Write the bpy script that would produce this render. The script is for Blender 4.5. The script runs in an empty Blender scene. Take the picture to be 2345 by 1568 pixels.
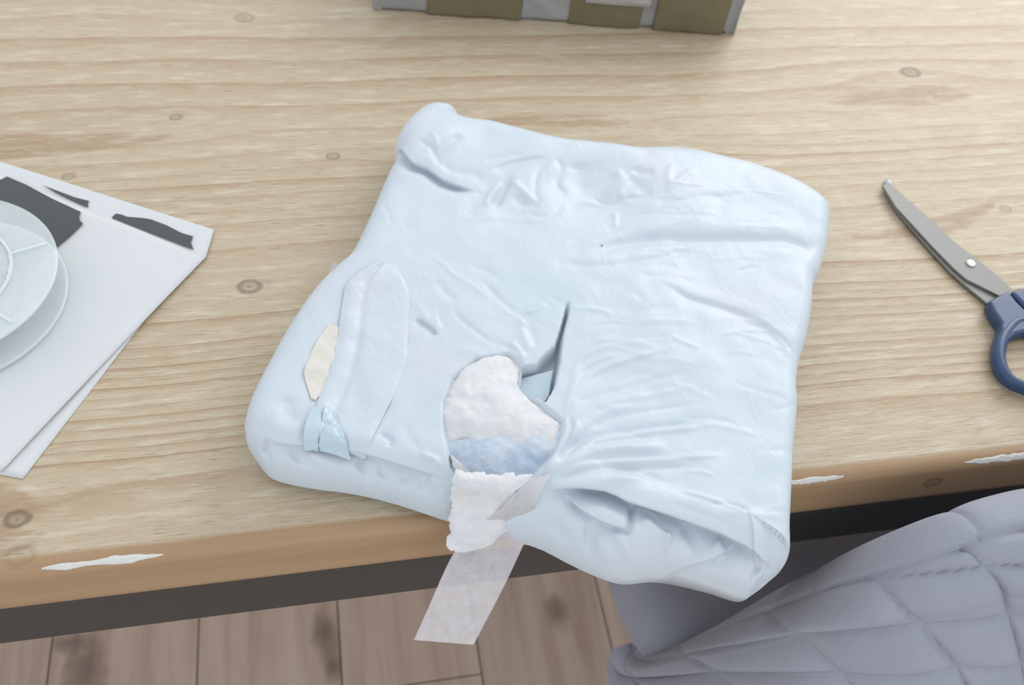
import bpy, math, random
import numpy as np
from mathutils import Matrix, Vector
random.seed(7); rng = np.random.default_rng(7)
S = bpy.context.scene
COL = S.collection

# ------------------------------------------------------------------ camera
W_PX, H_PX, F_PX = 2345.0, 1568.0, 2066.345
RC = np.array([[0.9802062890, -0.0778703536, 0.1820215343],
               [-0.1723730409, -0.7879093023, 0.5911738037],
               [0.0973815470, -0.6108478856, -0.7857364030]])   # camera (right, down, forward) -> world
TZ = 0.75; YE = 0.2430                                           # table top height, front edge
CAM = np.array([0.0, 0.0, TZ + 0.5])
cd = bpy.data.cameras.new('camera'); cam = bpy.data.objects.new('camera', cd); COL.objects.link(cam)
cd.sensor_fit = 'HORIZONTAL'; cd.sensor_width = 36.0; cd.lens = 36.0 * F_PX / W_PX
cd.clip_start = 0.02; cd.clip_end = 50
m = Matrix.Identity(4)
for r in range(3):
    m[r][0] = RC[r, 0]; m[r][1] = -RC[r, 1]; m[r][2] = -RC[r, 2]; m[r][3] = CAM[r]
cam.matrix_world = m
cd.dof.use_dof = True; cd.dof.focus_distance = 0.56; cd.dof.aperture_fstop = 8.5
S.camera = cam

# ------------------------------------------------------------------ world, window light, exposure
w = bpy.data.worlds.new('world'); S.world = w; w.use_nodes = True
bg = w.node_tree.nodes['Background']; bg.inputs[0].default_value = (0.93, 0.97, 1.0, 1); bg.inputs[1].default_value = 0.83
ld = bpy.data.lights.new('window_light', 'AREA'); ld.shape = 'RECTANGLE'; ld.size = 1.7; ld.size_y = 1.3
ld.energy = 27; ld.color = (1.0, 0.985, 0.96)
lo = bpy.data.objects.new('window_light', ld); COL.objects.link(lo)
lo.location = (1.9, 2.1, 2.15)
lo.rotation_euler = (Vector((0.25, 0.45, 0.75)) - Vector(lo.location)).to_track_quat('-Z', 'Y').to_euler()
S.view_settings.view_transform = 'Standard'; S.view_settings.look = 'None'
S.view_settings.gamma = 1; S.view_settings.use_curve_mapping = False
S.view_settings.exposure = 0.44

# ------------------------------------------------------------------ helpers
def P(px, py, z):
    """point of the plane at height z (above the table top) seen at a photo pixel"""
    d = RC @ np.array([px - W_PX / 2, py - H_PX / 2, F_PX])
    t = (z + TZ - CAM[2]) / d[2]
    return CAM + d * t
def PL(pts, z):
    return np.array([P(x, y, z)[:2] for x, y in pts])
def srgb(r, g, b):
    f = lambda c: (c / 12.92) if c <= 0.04045 else ((c + 0.055) / 1.055) ** 2.4
    return (0.74 * f(r / 255), 0.74 * f(g / 255), 0.74 * f(b / 255), 1)   # rendered tone -> albedo under this room's light
def tag(o, label=None, cat=None, group=None, kind=None):
    if label: o['label'] = label
    if cat: o['category'] = cat
    if group: o['group'] = group
    if kind: o['kind'] = kind
    return o
def empty(name, loc=(0, 0, 0)):
    o = bpy.data.objects.new(name, None); o.empty_display_size = 0.05; COL.objects.link(o); o.location = loc
    return o
def mesh_obj(name, verts, faces, mat, parent=None, smooth=True):
    me = bpy.data.meshes.new(name)
    me.from_pydata([tuple(map(float, v)) for v in verts], [], [tuple(map(int, f)) for f in faces])
    me.update()
    if smooth: me.polygons.foreach_set('use_smooth', [True] * len(me.polygons))
    o = bpy.data.objects.new(name, me); COL.objects.link(o)
    me.materials.append(mat)
    if parent is not None:
        o.parent = parent; o.matrix_parent_inverse = Matrix.Translation(-Vector(parent.location))
    return o
def grid_faces(nu, nv, off=0, flip=False):
    i, j = np.meshgrid(np.arange(nu - 1), np.arange(nv - 1), indexing='ij')
    a = off + i * nv + j; b = a + nv; c = b + 1; d = a + 1
    f = np.stack([a, b, c, d], -1).reshape(-1, 4)
    return f[:, ::-1] if flip else f
def fast_obj(name, V, F, mat, parent=None, smooth=True):
    V = np.asarray(V, dtype=np.float32); F = np.asarray(F, dtype=np.int32)
    me = bpy.data.meshes.new(name)
    me.vertices.add(len(V)); me.vertices.foreach_set('co', V.ravel())
    me.loops.add(F.size); me.loops.foreach_set('vertex_index', F.ravel())
    me.polygons.add(len(F)); me.polygons.foreach_set('loop_start', np.arange(0, F.size, F.shape[1], dtype=np.int32))
    me.update(calc_edges=True)
    if smooth: me.polygons.foreach_set('use_smooth', np.ones(len(F), dtype=bool))
    me.validate()
    o = bpy.data.objects.new(name, me); COL.objects.link(o); me.materials.append(mat)
    if parent is not None:
        o.parent = parent; o.matrix_parent_inverse = Matrix.Translation(-Vector(parent.location))
    return o
def box(name, x0, x1, y0, y1, z0, z1, mat, parent=None, bevel=0.0):
    v = [(x, y, z) for x in (x0, x1) for y in (y0, y1) for z in (z0, z1)]
    f = [(0, 1, 3, 2), (4, 6, 7, 5), (0, 4, 5, 1), (2, 3, 7, 6), (0, 2, 6, 4), (1, 5, 7, 3)]
    o = mesh_obj(name, v, f, mat, parent, smooth=False)
    if bevel:
        b = o.modifiers.new('bevel', 'BEVEL'); b.width = bevel; b.segments = 3; b.limit_method = 'NONE'
    return o
def prism(name, pts, z0, z1, mat, parent=None, bevel=0.0, seg=2):
    """extrude a world xy polygon between two heights"""
    n = len(pts); A = 0
    for i in range(n): A += pts[i][0] * pts[(i + 1) % n][1] - pts[(i + 1) % n][0] * pts[i][1]
    if A < 0: pts = pts[::-1]
    v = [(p[0], p[1], z0) for p in pts] + [(p[0], p[1], z1) for p in pts]
    f = [tuple(range(n))[::-1], tuple(range(n, 2 * n))] + [(i, (i + 1) % n, n + (i + 1) % n, n + i) for i in range(n)]
    o = mesh_obj(name, v, f, mat, parent, smooth=False)
    if bevel:
        b = o.modifiers.new('bevel', 'BEVEL'); b.width = bevel; b.segments = seg; b.limit_method = 'ANGLE'; b.angle_limit = math.radians(50)
    return o
def smooth_poly(pts, n, closed=False):
    """Catmull-Rom resampled by arc length"""
    p = np.asarray(pts, float)
    if closed: q = np.vstack([p[-1], p, p[0], p[1]])
    else: q = np.vstack([2 * p[0] - p[1], p, 2 * p[-1] - p[-2]])
    out = []
    for i in range(1, len(q) - 2):
        t = np.linspace(0, 1, 16, endpoint=False)[:, None]
        a, b, c, d = q[i - 1], q[i], q[i + 1], q[i + 2]
        out.append(0.5 * ((2 * b) + (-a + c) * t + (2 * a - 5 * b + 4 * c - d) * t ** 2 + (-a + 3 * b - 3 * c + d) * t ** 3))
    out = np.vstack(out + [q[-2][None]])
    s = np.r_[0, np.cumsum(np.linalg.norm(np.diff(out, axis=0), axis=1))]
    u = np.linspace(0, s[-1], n, endpoint=not closed)
    return np.stack([np.interp(u, s, out[:, k]) for k in range(out.shape[1])], 1)
def tube(path, rad, nseg=14, closed=False, squash=(1, 1), up=(0, 0, 1)):
    path = np.asarray(path, float); n = len(path); rad = np.broadcast_to(rad, n)
    V = []; up = np.array(up, float)
    for i in range(n):
        a = path[(i - 1) % n] if closed or i > 0 else path[0]; b = path[(i + 1) % n] if closed or i < n - 1 else path[-1]
        t = b - a; t /= np.linalg.norm(t); s = np.cross(t, up); s /= np.linalg.norm(s); u = np.cross(s, t)
        for k in range(nseg):
            c = 2 * math.pi * k / nseg
            V.append(path[i] + rad[i] * (math.cos(c) * s * squash[0] + math.sin(c) * u * squash[1]))
    F = []
    for i in range(n if closed else n - 1):
        for k in range(nseg):
            j = (i + 1) % n
            F.append((i * nseg + k, i * nseg + (k + 1) % nseg, j * nseg + (k + 1) % nseg, j * nseg + k))
    if not closed:
        F.append(tuple(range(nseg))[::-1]); F.append(tuple((n - 1) * nseg + k for k in range(nseg)))
    return V, F
def lathe(profile, n=96, center=(0, 0, 0)):
    V = []; F = []; k = len(profile)
    for i in range(n):
        a = 2 * math.pi * i / n
        for r, z in profile: V.append((center[0] + r * math.cos(a), center[1] + r * math.sin(a), center[2] + z))
    for i in range(n):
        for j in range(k):
            F.append((i * k + j, ((i + 1) % n) * k + j, ((i + 1) % n) * k + (j + 1) % k, i * k + (j + 1) % k))
    return V, F
# smooth value noise in numpy
def vnoise(x, y, seed=0):
    xi = np.floor(x).astype(np.int64); yi = np.floor(y).astype(np.int64); fx = x - xi; fy = y - yi
    fx = fx * fx * fx * (fx * (fx * 6 - 15) + 10); fy = fy * fy * fy * (fy * (fy * 6 - 15) + 10)
    def h(a, b):
        n = (a * 374761393 + b * 668265263 + seed * 1442695041) & 0xffffffff
        n = ((n ^ (n >> 13)) * 1274126177) & 0xffffffff
        return ((n ^ (n >> 16)) & 0xffff) / 65535.0 * 2 - 1
    return (h(xi, yi) * (1 - fx) + h(xi + 1, yi) * fx) * (1 - fy) + (h(xi, yi + 1) * (1 - fx) + h(xi + 1, yi + 1) * fx) * fy
def fbm(x, y, oct=4, seed=0):
    s = 0; a = 1.0
    for o in range(oct):
        s = s + a * vnoise(x * 2 ** o + 17.3 * o, y * 2 ** o - 9.1 * o, seed + o); a *= 0.5
    return s
def dist_poly(X, Y, pts, closed=False):
    """distance to a polyline, arc parameter 0..1 and side (+ left)"""
    pts = np.asarray(pts, float)
    if closed: pts = np.vstack([pts, pts[0]])
    L = np.r_[0, np.cumsum(np.linalg.norm(np.diff(pts, axis=0), axis=1))]
    D = np.full(X.shape, 1e9); U = np.zeros(X.shape); Sd = np.ones(X.shape)
    for i in range(len(pts) - 1):
        a = pts[i]; d = pts[i + 1] - a; l2 = d @ d
        if l2 < 1e-14: continue
        t = np.clip(((X - a[0]) * d[0] + (Y - a[1]) * d[1]) / l2, 0, 1)
        ex = X - a[0] - t * d[0]; ey = Y - a[1] - t * d[1]; q = np.hypot(ex, ey)
        m_ = q < D
        D = np.where(m_, q, D); U = np.where(m_, (L[i] + t * math.sqrt(l2)) / L[-1], U)
        Sd = np.where(m_, np.sign(d[0] * ey - d[1] * ex), Sd)
    return D, U, Sd
def inside_poly(X, Y, pts):
    r = np.zeros(X.shape, bool); n = len(pts)
    for i in range(n):
        x0, y0 = pts[i]; x1, y1 = pts[(i + 1) % n]
        c = (y0 > Y) != (y1 > Y)
        with np.errstate(divide='ignore', invalid='ignore'):
            r ^= c & (X < (x1 - x0) * (Y - y0) / (y1 - y0 + 1e-15) + x0)
    return r
def sstep(a, b, x):
    t = np.clip((x - a) / (b - a), 0, 1); return t * t * (3 - 2 * t)

# ------------------------------------------------------------------ materials
def new_mat(name):
    mt = bpy.data.materials.new(name); mt.use_nodes = True
    nt = mt.node_tree; b = nt.nodes['Principled BSDF']
    return mt, nt, b
def nd(nt, t, **kw):
    n = nt.nodes.new(t)
    for k, v in kw.items():
        if k.startswith('i_'):
            n.inputs[int(k[2:])].default_value = v
        else: setattr(n, k, v)
    return n
def lk(nt, a, b): nt.links.new(a, b)
def math_n(nt, op, a, b=None, clamp=False):
    n = nt.nodes.new('ShaderNodeMath'); n.operation = op; n.use_clamp = clamp
    for i, v in enumerate((a, b)):
        if v is None: continue
        if isinstance(v, (int, float)): n.inputs[i].default_value = v
        else: nt.links.new(v, n.inputs[i])
    return n.outputs[0]
def mixc(nt, fac, a, b, blend='MIX'):
    n = nt.nodes.new('ShaderNodeMix'); n.data_type = 'RGBA'; n.blend_type = blend
    for sock, v in ((n.inputs[0], fac), (n.inputs[6], a), (n.inputs[7], b)):
        if isinstance(v, (int, float, tuple)): sock.default_value = v
        else: nt.links.new(v, sock)
    return n.outputs[2]
def ramp(nt, fac, stops):
    n = nt.nodes.new('ShaderNodeValToRGB'); e = n.color_ramp.elements
    while len(e) < len(stops): e.new(0.5)
    for q, (p, c) in zip(e, stops): q.position = p; q.color = c if isinstance(c, tuple) else (c, c, c, 1)
    nt.links.new(fac, n.inputs[0]); return n.outputs[0]
def noise(nt, vec, scale, detail=3, rough=0.5, dist=0.0):
    n = nt.nodes.new('ShaderNodeTexNoise'); n.inputs['Scale'].default_value = scale; n.inputs['Detail'].default_value = detail
    n.inputs['Roughness'].default_value = rough; n.inputs['Distortion'].default_value = dist
    nt.links.new(vec, n.inputs['Vector']); return n.outputs['Fac']
def scaled(nt, vec, sx, sy, sz, loc=(0, 0, 0)):
    n = nt.nodes.new('ShaderNodeMapping'); n.inputs['Scale'].default_value = (sx, sy, sz); n.inputs['Location'].default_value = loc
    nt.links.new(vec, n.inputs['Vector']); return n.outputs[0]
def bump(nt, height, strength, dist, normal=None):
    n = nt.nodes.new('ShaderNodeBump'); n.inputs['Strength'].default_value = strength; n.inputs['Distance'].default_value = dist
    nt.links.new(height, n.inputs['Height'])
    if normal is not None: nt.links.new(normal, n.inputs['Normal'])
    return n.outputs[0]
def objco(nt): return nt.nodes.new('ShaderNodeTexCoord').outputs['Object']
def plain(name, col, rough=0.5, metal=0.0, bump_scale=None, bump_d=0.0005, spec=0.5, var=0.06, vscale=30):
    mt, nt, b = new_mat(name); co = objco(nt)
    n1 = noise(nt, co, vscale, 3)
    dark = tuple(c * (1 - var) for c in col[:3]) + (1,); lite = tuple(min(1, c * (1 + var)) for c in col[:3]) + (1,)
    lk(nt, mixc(nt, n1, dark, lite), b.inputs['Base Color'])
    b.inputs['Roughness'].default_value = rough; b.inputs['Metallic'].default_value = metal; b.inputs['Specular IOR Level'].default_value = spec
    if bump_scale: lk(nt, bump(nt, noise(nt, co, bump_scale, 3), 0.6, bump_d), b.inputs['Normal'])
    return mt

# knots of the table top: photo pixel -> world position, radius, strength of ring field
KN = [((2085, 165), .0125, 1.0), ((2135, 215), .005, .45), ((1447, 353), .0125, 1.0), ((762, 357), .0065, .75), ((403, 268), .006, .7),
      ((157, 404), .006, .6), ((572, 656), .010, .9), ((598, 652), .0085, .3), ((2303, 478), .0065, .55), ((39, 1188), .0085, 1.0), ((45, 1272), .010, .35), ((560, 40), .011, .5)]
KW = [(P(p[0], p[1], 0)[:2], r, s) for p, r, s in KN]
def make_table_wood():
    mt, nt, b = new_mat('brushed_pine'); co = objco(nt)
    g = nd(nt, 'ShaderNodeAttribute', attribute_name='grain').outputs['Fac']
    fib = noise(nt, scaled(nt, co, 7, 330, 90), 1.0, 4, 0.6)                      # fine fibre
    fib2 = noise(nt, scaled(nt, co, 55, 850, 300), 1.0, 3, 0.6)
    blot = noise(nt, scaled(nt, co, 3, 12, 12), 1.0, 3, 0.55)
    wash = noise(nt, scaled(nt, co, 22, 150, 60, (3, 1, 0)), 1.0, 4, 0.65)
    ph = math_n(nt, 'ADD', g, math_n(nt, 'MULTIPLY', math_n(nt, 'SUBTRACT', fib, 0.5), 0.10))
    saw = math_n(nt, 'FRACT', ph)
    late = ramp(nt, saw, [(0.0, 0.05), (0.40, 0.12), (0.80, 0.62), (0.955, 1.0), (1.0, 0.05)])
    cell = nd(nt, 'ShaderNodeTexWhiteNoise', noise_dimensions='1D'); lk(nt, math_n(nt, 'FLOOR', ph), cell.inputs['W'])
    amp = math_n(nt, 'MULTIPLY_ADD', cell.outputs['Value'], 0.75); amp.node.inputs[2].default_value = 0.25
    late = math_n(nt, 'MULTIPLY', late, amp)
    late = math_n(nt, 'MULTIPLY', late, math_n(nt, 'MULTIPLY_ADD', blot, 0.9)); late.node.inputs[1].links[0].from_node.inputs[2].default_value = 0.5
    cream = mixc(nt, blot, srgb(202, 183, 155), srgb(218, 201, 174))
    tan = mixc(nt, blot, srgb(172, 140, 108), srgb(186, 153, 117))
    c = mixc(nt, late, cream, tan)
    pt = nd(nt, 'ShaderNodeAttribute', attribute_name='tongue').outputs['Fac']
    c = mixc(nt, math_n(nt, 'MULTIPLY', pt, 0.75), c, mixc(nt, fib, srgb(170, 139, 108), srgb(190, 162, 131)))
    wm = ramp(nt, wash, [(0.50, 0.0), (0.66, 0.75)])
    wm = math_n(nt, 'MULTIPLY', wm, math_n(nt, 'SUBTRACT', 1.0, math_n(nt, 'MULTIPLY', late, 0.9)))
    c = mixc(nt, math_n(nt, 'MULTIPLY', wm, 0.78), c, srgb(232, 222, 203))
    dk = ramp(nt, fib2, [(0.30, 1.0), (0.42, 0.0)])
    lt = ramp(nt, fib2, [(0.60, 0.0), (0.70, 1.0)])
    c = mixc(nt, math_n(nt, 'MULTIPLY', lt, 0.6), c, srgb(236, 228, 212))
    c = mixc(nt, math_n(nt, 'MULTIPLY', dk, 0.6), c, srgb(150, 122, 92))
    # knots
    sep = nd(nt, 'ShaderNodeSeparateXYZ'); lk(nt, co, sep.inputs[0])
    wob = noise(nt, co, 160, 3, 0.6)
    ring = None; core = None
    for (kx, ky, kz), r, s in [((k[0], k[1], TZ), r, s) for k, r, s in KW] + [((0.392, YE, TZ - 0.022), 0.008, 0.9)]:
        dx = math_n(nt, 'MULTIPLY', math_n(nt, 'SUBTRACT', sep.outputs[0], float(kx)), 0.92)
        dy = math_n(nt, 'MULTIPLY', math_n(nt, 'SUBTRACT', sep.outputs[1], float(ky)), 1.18)
        dz = math_n(nt, 'SUBTRACT', sep.outputs[2], float(kz))
        d = math_n(nt, 'SQRT', math_n(nt, 'ADD', math_n(nt, 'MULTIPLY', dz, dz), math_n(nt, 'ADD', math_n(nt, 'MULTIPLY', dx, dx), math_n(nt, 'MULTIPLY', dy, dy))))
        d = math_n(nt, 'DIVIDE', d, r * 0.95)
        d = math_n(nt, 'ADD', d, math_n(nt, 'MULTIPLY', math_n(nt, 'SUBTRACT', wob, 0.5), 0.55))
        rg = ramp(nt, d, [(0.0, 0.95 * s), (0.12, 0.6 * s), (0.34, 0.30 * s), (0.52, 0.7 * s), (0.72, 0.95 * s), (0.86, 0.5 * s), (1.0, 0.0)])
        ring = rg if ring is None else math_n(nt, 'MAXIMUM', ring, rg)
    ring = math_n(nt, 'MULTIPLY', ring, 0.8)
    # smooth bare front arris and edge (no white wash left on it)
    ed = nd(nt, 'ShaderNodeAttribute', attribute_name='edge').outputs['Fac']
    en = noise(nt, scaled(nt, co, 4, 60, 130), 1.0, 4, 0.6)
    ec = mixc(nt, en, srgb(170, 136, 102), srgb(202, 168, 130))
    edm = math_n(nt, 'ADD', ed, math_n(nt, 'MULTIPLY', math_n(nt, 'SUBTRACT', wash, 0.5), 0.5), True)
    edm = ramp(nt, edm, [(0.30, 0.0), (0.62, 1.0)])
    c = mixc(nt, edm, c, ec)
    c = mixc(nt, ring, c, srgb(116, 99, 80))
    lk(nt, c, b.inputs['Base Color'])
    b.inputs['Roughness'].default_value = 0.48; b.inputs['Specular IOR Level'].default_value = 0.45
    hgt = math_n(nt, 'ADD', math_n(nt, 'MULTIPLY', fib, 0.8), math_n(nt, 'MULTIPLY', fib2, 0.5))
    hgt = math_n(nt, 'ADD', hgt, math_n(nt, 'MULTIPLY', late, 0.5))
    hgt = math_n(nt, 'MULTIPLY', hgt, math_n(nt, 'SUBTRACT', 1.0, math_n(nt, 'MULTIPLY', edm, 0.85)))
    lk(nt, bump(nt, hgt, 0.55, 0.0016), b.inputs['Normal'])
    return mt
M_TABLE = make_table_wood()
def make_floor_wood(name, shift, knots):
    mt, nt, b = new_mat(name); co = objco(nt)
    s = noise(nt, scaled(nt, co, 26, 1.8, 1, (shift, shift * 3, 0)), 1.0, 4, 0.6, 0.5)
    s2 = noise(nt, scaled(nt, co, 160, 5, 1, (shift, 0, 0)), 1.0, 3, 0.6)
    c = ramp(nt, s, [(0.25, srgb(178, 150, 134)), (0.5, srgb(212, 188, 172)), (0.75, srgb(230, 208, 194))])
    c = mixc(nt, math_n(nt, 'MULTIPLY', s2, 0.35), c, srgb(184, 158, 142))
    sep = nd(nt, 'ShaderNodeSeparateXYZ'); lk(nt, co, sep.inputs[0])
    wob = noise(nt, co, 40, 3, 0.6)
    for kx, ky, rx, ry in knots:
        dx = math_n(nt, 'DIVIDE', math_n(nt, 'SUBTRACT', sep.outputs[0], kx), rx)
        dy = math_n(nt, 'DIVIDE', math_n(nt, 'SUBTRACT', sep.outputs[1], ky), ry)
        d = math_n(nt, 'SQRT', math_n(nt, 'ADD', math_n(nt, 'MULTIPLY', dx, dx), math_n(nt, 'MULTIPLY', dy, dy)))
        d = math_n(nt, 'ADD', d, math_n(nt, 'MULTIPLY', math_n(nt, 'SUBTRACT', wob, 0.5), 1.0))
        c = mixc(nt, ramp(nt, d, [(0.15, 0.7), (0.55, 0.45), (1.0, 0.0)]), c, srgb(104, 86, 74))
    lk(nt, c, b.inputs['Base Color']); b.inputs['Roughness'].default_value = 0.5
    lk(nt, bump(nt, s2, 0.2, 0.001), b.inputs['Normal'])
    return mt
M_STEEL_DARK = plain('dark_painted_steel', srgb(62, 60, 58), 0.42, 0.0, 400, 0.0002)
M_EDGE_WHITE = plain('glossy_edge_white', srgb(240, 238, 234), 0.3, 0, 300, 0.0015)  # even white for the narrow strips laid along the table's front arris
def make_film():
    mt, nt, b = new_mat('pale_blue_plastic_film'); co = objco(nt)
    n1 = noise(nt, scaled(nt, co, 9, 9, 9), 1.0, 3, 0.55)
    c = mixc(nt, ramp(nt, n1, [(0.35, 0.0), (0.65, 1.0)]), srgb(216, 230, 240), srgb(222, 230, 240))
    lk(nt, c, b.inputs['Base Color']); b.inputs['Roughness'].default_value = 0.42; b.inputs['Specular IOR Level'].default_value = 0.35
    wv = noise(nt, scaled(nt, co, 55, 30, 40), 1.0, 4, 0.5, 0.9)
    wr = ramp(nt, wv, [(0.40, 0.0), (0.50, 1.0), (0.60, 0.0)])
    f = noise(nt, co, 700, 2, 0.5)
    h = math_n(nt, 'ADD', math_n(nt, 'MULTIPLY', wr, 0.35), math_n(nt, 'MULTIPLY', f, 0.06))
    lk(nt, bump(nt, h, 0.22, 0.0014), b.inputs['Normal'])
    return mt
M_FILM = make_film()
def make_cotton(name, a, bcol, rough=0.95, s=90, d=0.003):
    mt, nt, b = new_mat(name); co = objco(nt)
    n1 = noise(nt, co, s, 5, 0.65, 0.4); n2 = noise(nt, co, s * 6, 4, 0.7)
    lk(nt, mixc(nt, ramp(nt, n1, [(0.35, 0.0), (0.65, 1.0)]), a, bcol), b.inputs['Base Color'])
    b.inputs['Roughness'].default_value = rough; b.inputs['Specular IOR Level'].default_value = 0.1
    b.inputs['Sheen Weight'].default_value = 0.3
    h = math_n(nt, 'ADD', n1, math_n(nt, 'MULTIPLY', n2, 0.5))
    lk(nt, bump(nt, h, 0.3, d), b.inputs['Normal'])
    return mt
M_COTTON = make_cotton('white_fluff_pulp', srgb(232, 233, 240), srgb(246, 245, 246))
M_GREYFILM = make_cotton('blue_grey_gel_core', srgb(182, 200, 224), srgb(222, 231, 241), 0.5, 38, 0.002)
M_CREAM = plain('cream_adhesive_patch', srgb(236, 230, 222), 0.6, 0, 200, 0.0006)
M_TAB = plain('pale_blue_inner_film', srgb(205, 224, 236), 0.35, 0, 60, 0.0004)
def make_clear(name, col, alpha, rough, ribs=None):
    mt, nt, b = new_mat(name); co = objco(nt)
    b.inputs['Base Color'].default_value = col; b.inputs['Roughness'].default_value = rough
    if ribs:
        uv = nd(nt, 'ShaderNodeAttribute', attribute_name='uvw').outputs['Vector']
        sep = nd(nt, 'ShaderNodeSeparateXYZ'); lk(nt, uv, sep.inputs[0])
        wob = noise(nt, scaled(nt, uv, 6, 14, 1), 1.0, 3, 0.6)
        s = math_n(nt, 'SINE', math_n(nt, 'ADD', math_n(nt, 'MULTIPLY', sep.outputs[0], ribs * 2 * math.pi), math_n(nt, 'MULTIPLY', wob, 3.0)))
        s2 = math_n(nt, 'SINE', math_n(nt, 'ADD', math_n(nt, 'MULTIPLY', sep.outputs[1], ribs * 3.6 * 2 * math.pi), math_n(nt, 'MULTIPLY', wob, 6.0)))
        s = math_n(nt, 'ADD', s, math_n(nt, 'MULTIPLY', s2, 0.25))
        al = math_n(nt, 'MULTIPLY_ADD', s, 0.17); al.node.inputs[2].default_value = alpha
        al = math_n(nt, 'ADD', al, math_n(nt, 'MULTIPLY', math_n(nt, 'SUBTRACT', wob, 0.5), 0.35), True)
        lk(nt, al, b.inputs['Alpha'])
        lk(nt, bump(nt, math_n(nt, 'ADD', s, math_n(nt, 'MULTIPLY', wob, 2.0)), 0.5, 0.0006), b.inputs['Normal'])
    else:
        n1 = noise(nt, co, 60, 3)
        al = math_n(nt, 'MULTIPLY_ADD', n1, 0.12); al.node.inputs[2].default_value = alpha - 0.06
        lk(nt, al, b.inputs['Alpha'])
    return mt
M_TAPE = make_clear('clear_filament_tape', srgb(255, 250, 255), 0.68, 0.25, 30)
M_CLEARBIT = make_clear('clear_tape_film', srgb(228, 222, 218), 0.45, 0.2)
M_SPOOL = make_clear('milky_clear_plastic', (0.80, 0.86, 0.875, 1), 0.44, 0.2)
M_SPOOL2 = make_clear('milky_clear_plastic_wound', (0.82, 0.87, 0.885, 1), 0.5, 0.25)
M_PAPER = plain('white_paper', srgb(232, 235, 238), 0.75, 0, 250, 0.0002, 0.2, 0.02)
M_PRINT = plain('dark_grey_print', srgb(88, 93, 96), 0.6, 0, None, 0, 0.3, 0.08, 60)
M_BLADE = plain('satin_steel', srgb(150, 150, 147), 0.55, 0.45, 900, 0.0001, 0.5, 0.05, 80)
M_SCREW = plain('bright_steel', srgb(205, 203, 196), 0.2, 1.0)
M_BLUE = plain('navy_blue_plastic', srgb(52, 78, 118), 0.36, 0, 500, 0.00015, 0.5, 0.05)
M_OLIVE = plain('olive_brown_packing_tape', srgb(126, 118, 92), 0.22, 0, 45, 0.004, 0.6, 0.12, 14)
M_GREYBAG = plain('grey_mailer_film', srgb(168, 168, 170), 0.3, 0, 50, 0.005, 0.5, 0.15, 20)
M_LABEL = plain('glossy_silver_label', srgb(205, 206, 214), 0.12, 0.6, 60, 0.002)
def make_velvet():
    mt, nt, b = new_mat('grey_velvet'); co = objco(nt)
    n1 = noise(nt, co, 14, 3); n2 = noise(nt, co, 420, 3, 0.6)
    c = mixc(nt, n1, srgb(162, 164, 178), srgb(188, 190, 202))
    c = mixc(nt, math_n(nt, 'MULTIPLY', n2, 0.25), c, srgb(150, 154, 170))
    lk(nt, c, b.inputs['Base Color']); b.inputs['Roughness'].default_value = 0.9; b.inputs['Specular IOR Level'].default_value = 0.1
    b.inputs['Sheen Weight'].default_value = 0.06; b.inputs['Sheen Roughness'].default_value = 0.4
    lk(nt, bump(nt, n2, 0.35, 0.0012), b.inputs['Normal'])
    return mt
M_VELVET = make_velvet()
M_LEG = plain('black_steel_leg', srgb(40, 40, 42), 0.4)

# ------------------------------------------------------------------ floor
floor = box('floor', -1.9, 2.3, -1.2, 3.0, -0.04, -0.012, plain('subfloor', srgb(90, 78, 68), 0.8))
tag(floor, 'knotty brown oak plank floor under the table', None, None, 'structure')
J0, BW = -0.226, 0.1875
fk = {}
def floor_pt(px, py): return P(px, py, -TZ)[:2]
for px, py, rx, ry in [(1275, 1400, .020, .036), (745, 1450, .022, .045), (765, 1520, .016, .030), (160, 1473, .030, .018), (195, 1535, .03, .06)]:
    x, y = floor_pt(px, py); k = math.floor((x - J0) / BW); fk.setdefault(k, []).append((float(x), float(y), rx, ry))
for k in range(-8, 13):
    x0 = J0 + k * BW
    mt = make_floor_wood('oak_plank', 1.7 * k + 0.3, fk.get(k, []))
    cuts = [-1.2, -0.25 + 0.31 * ((k * 5) % 7) - 0.62 - (0.3 if -1 <= k <= 5 else 0), 1.25 + 0.23 * ((k * 3) % 6), 3.0]
    for a, bb in zip(cuts[:-1], cuts[1:]):
        if bb - a < 0.1: continue
        box('floor_board', x0 + 0.0008, x0 + BW - 0.0008, a + 0.0008, bb - 0.0008, -0.012, 0.0, mt, floor, 0.0014)

# ------------------------------------------------------------------ table

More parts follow.
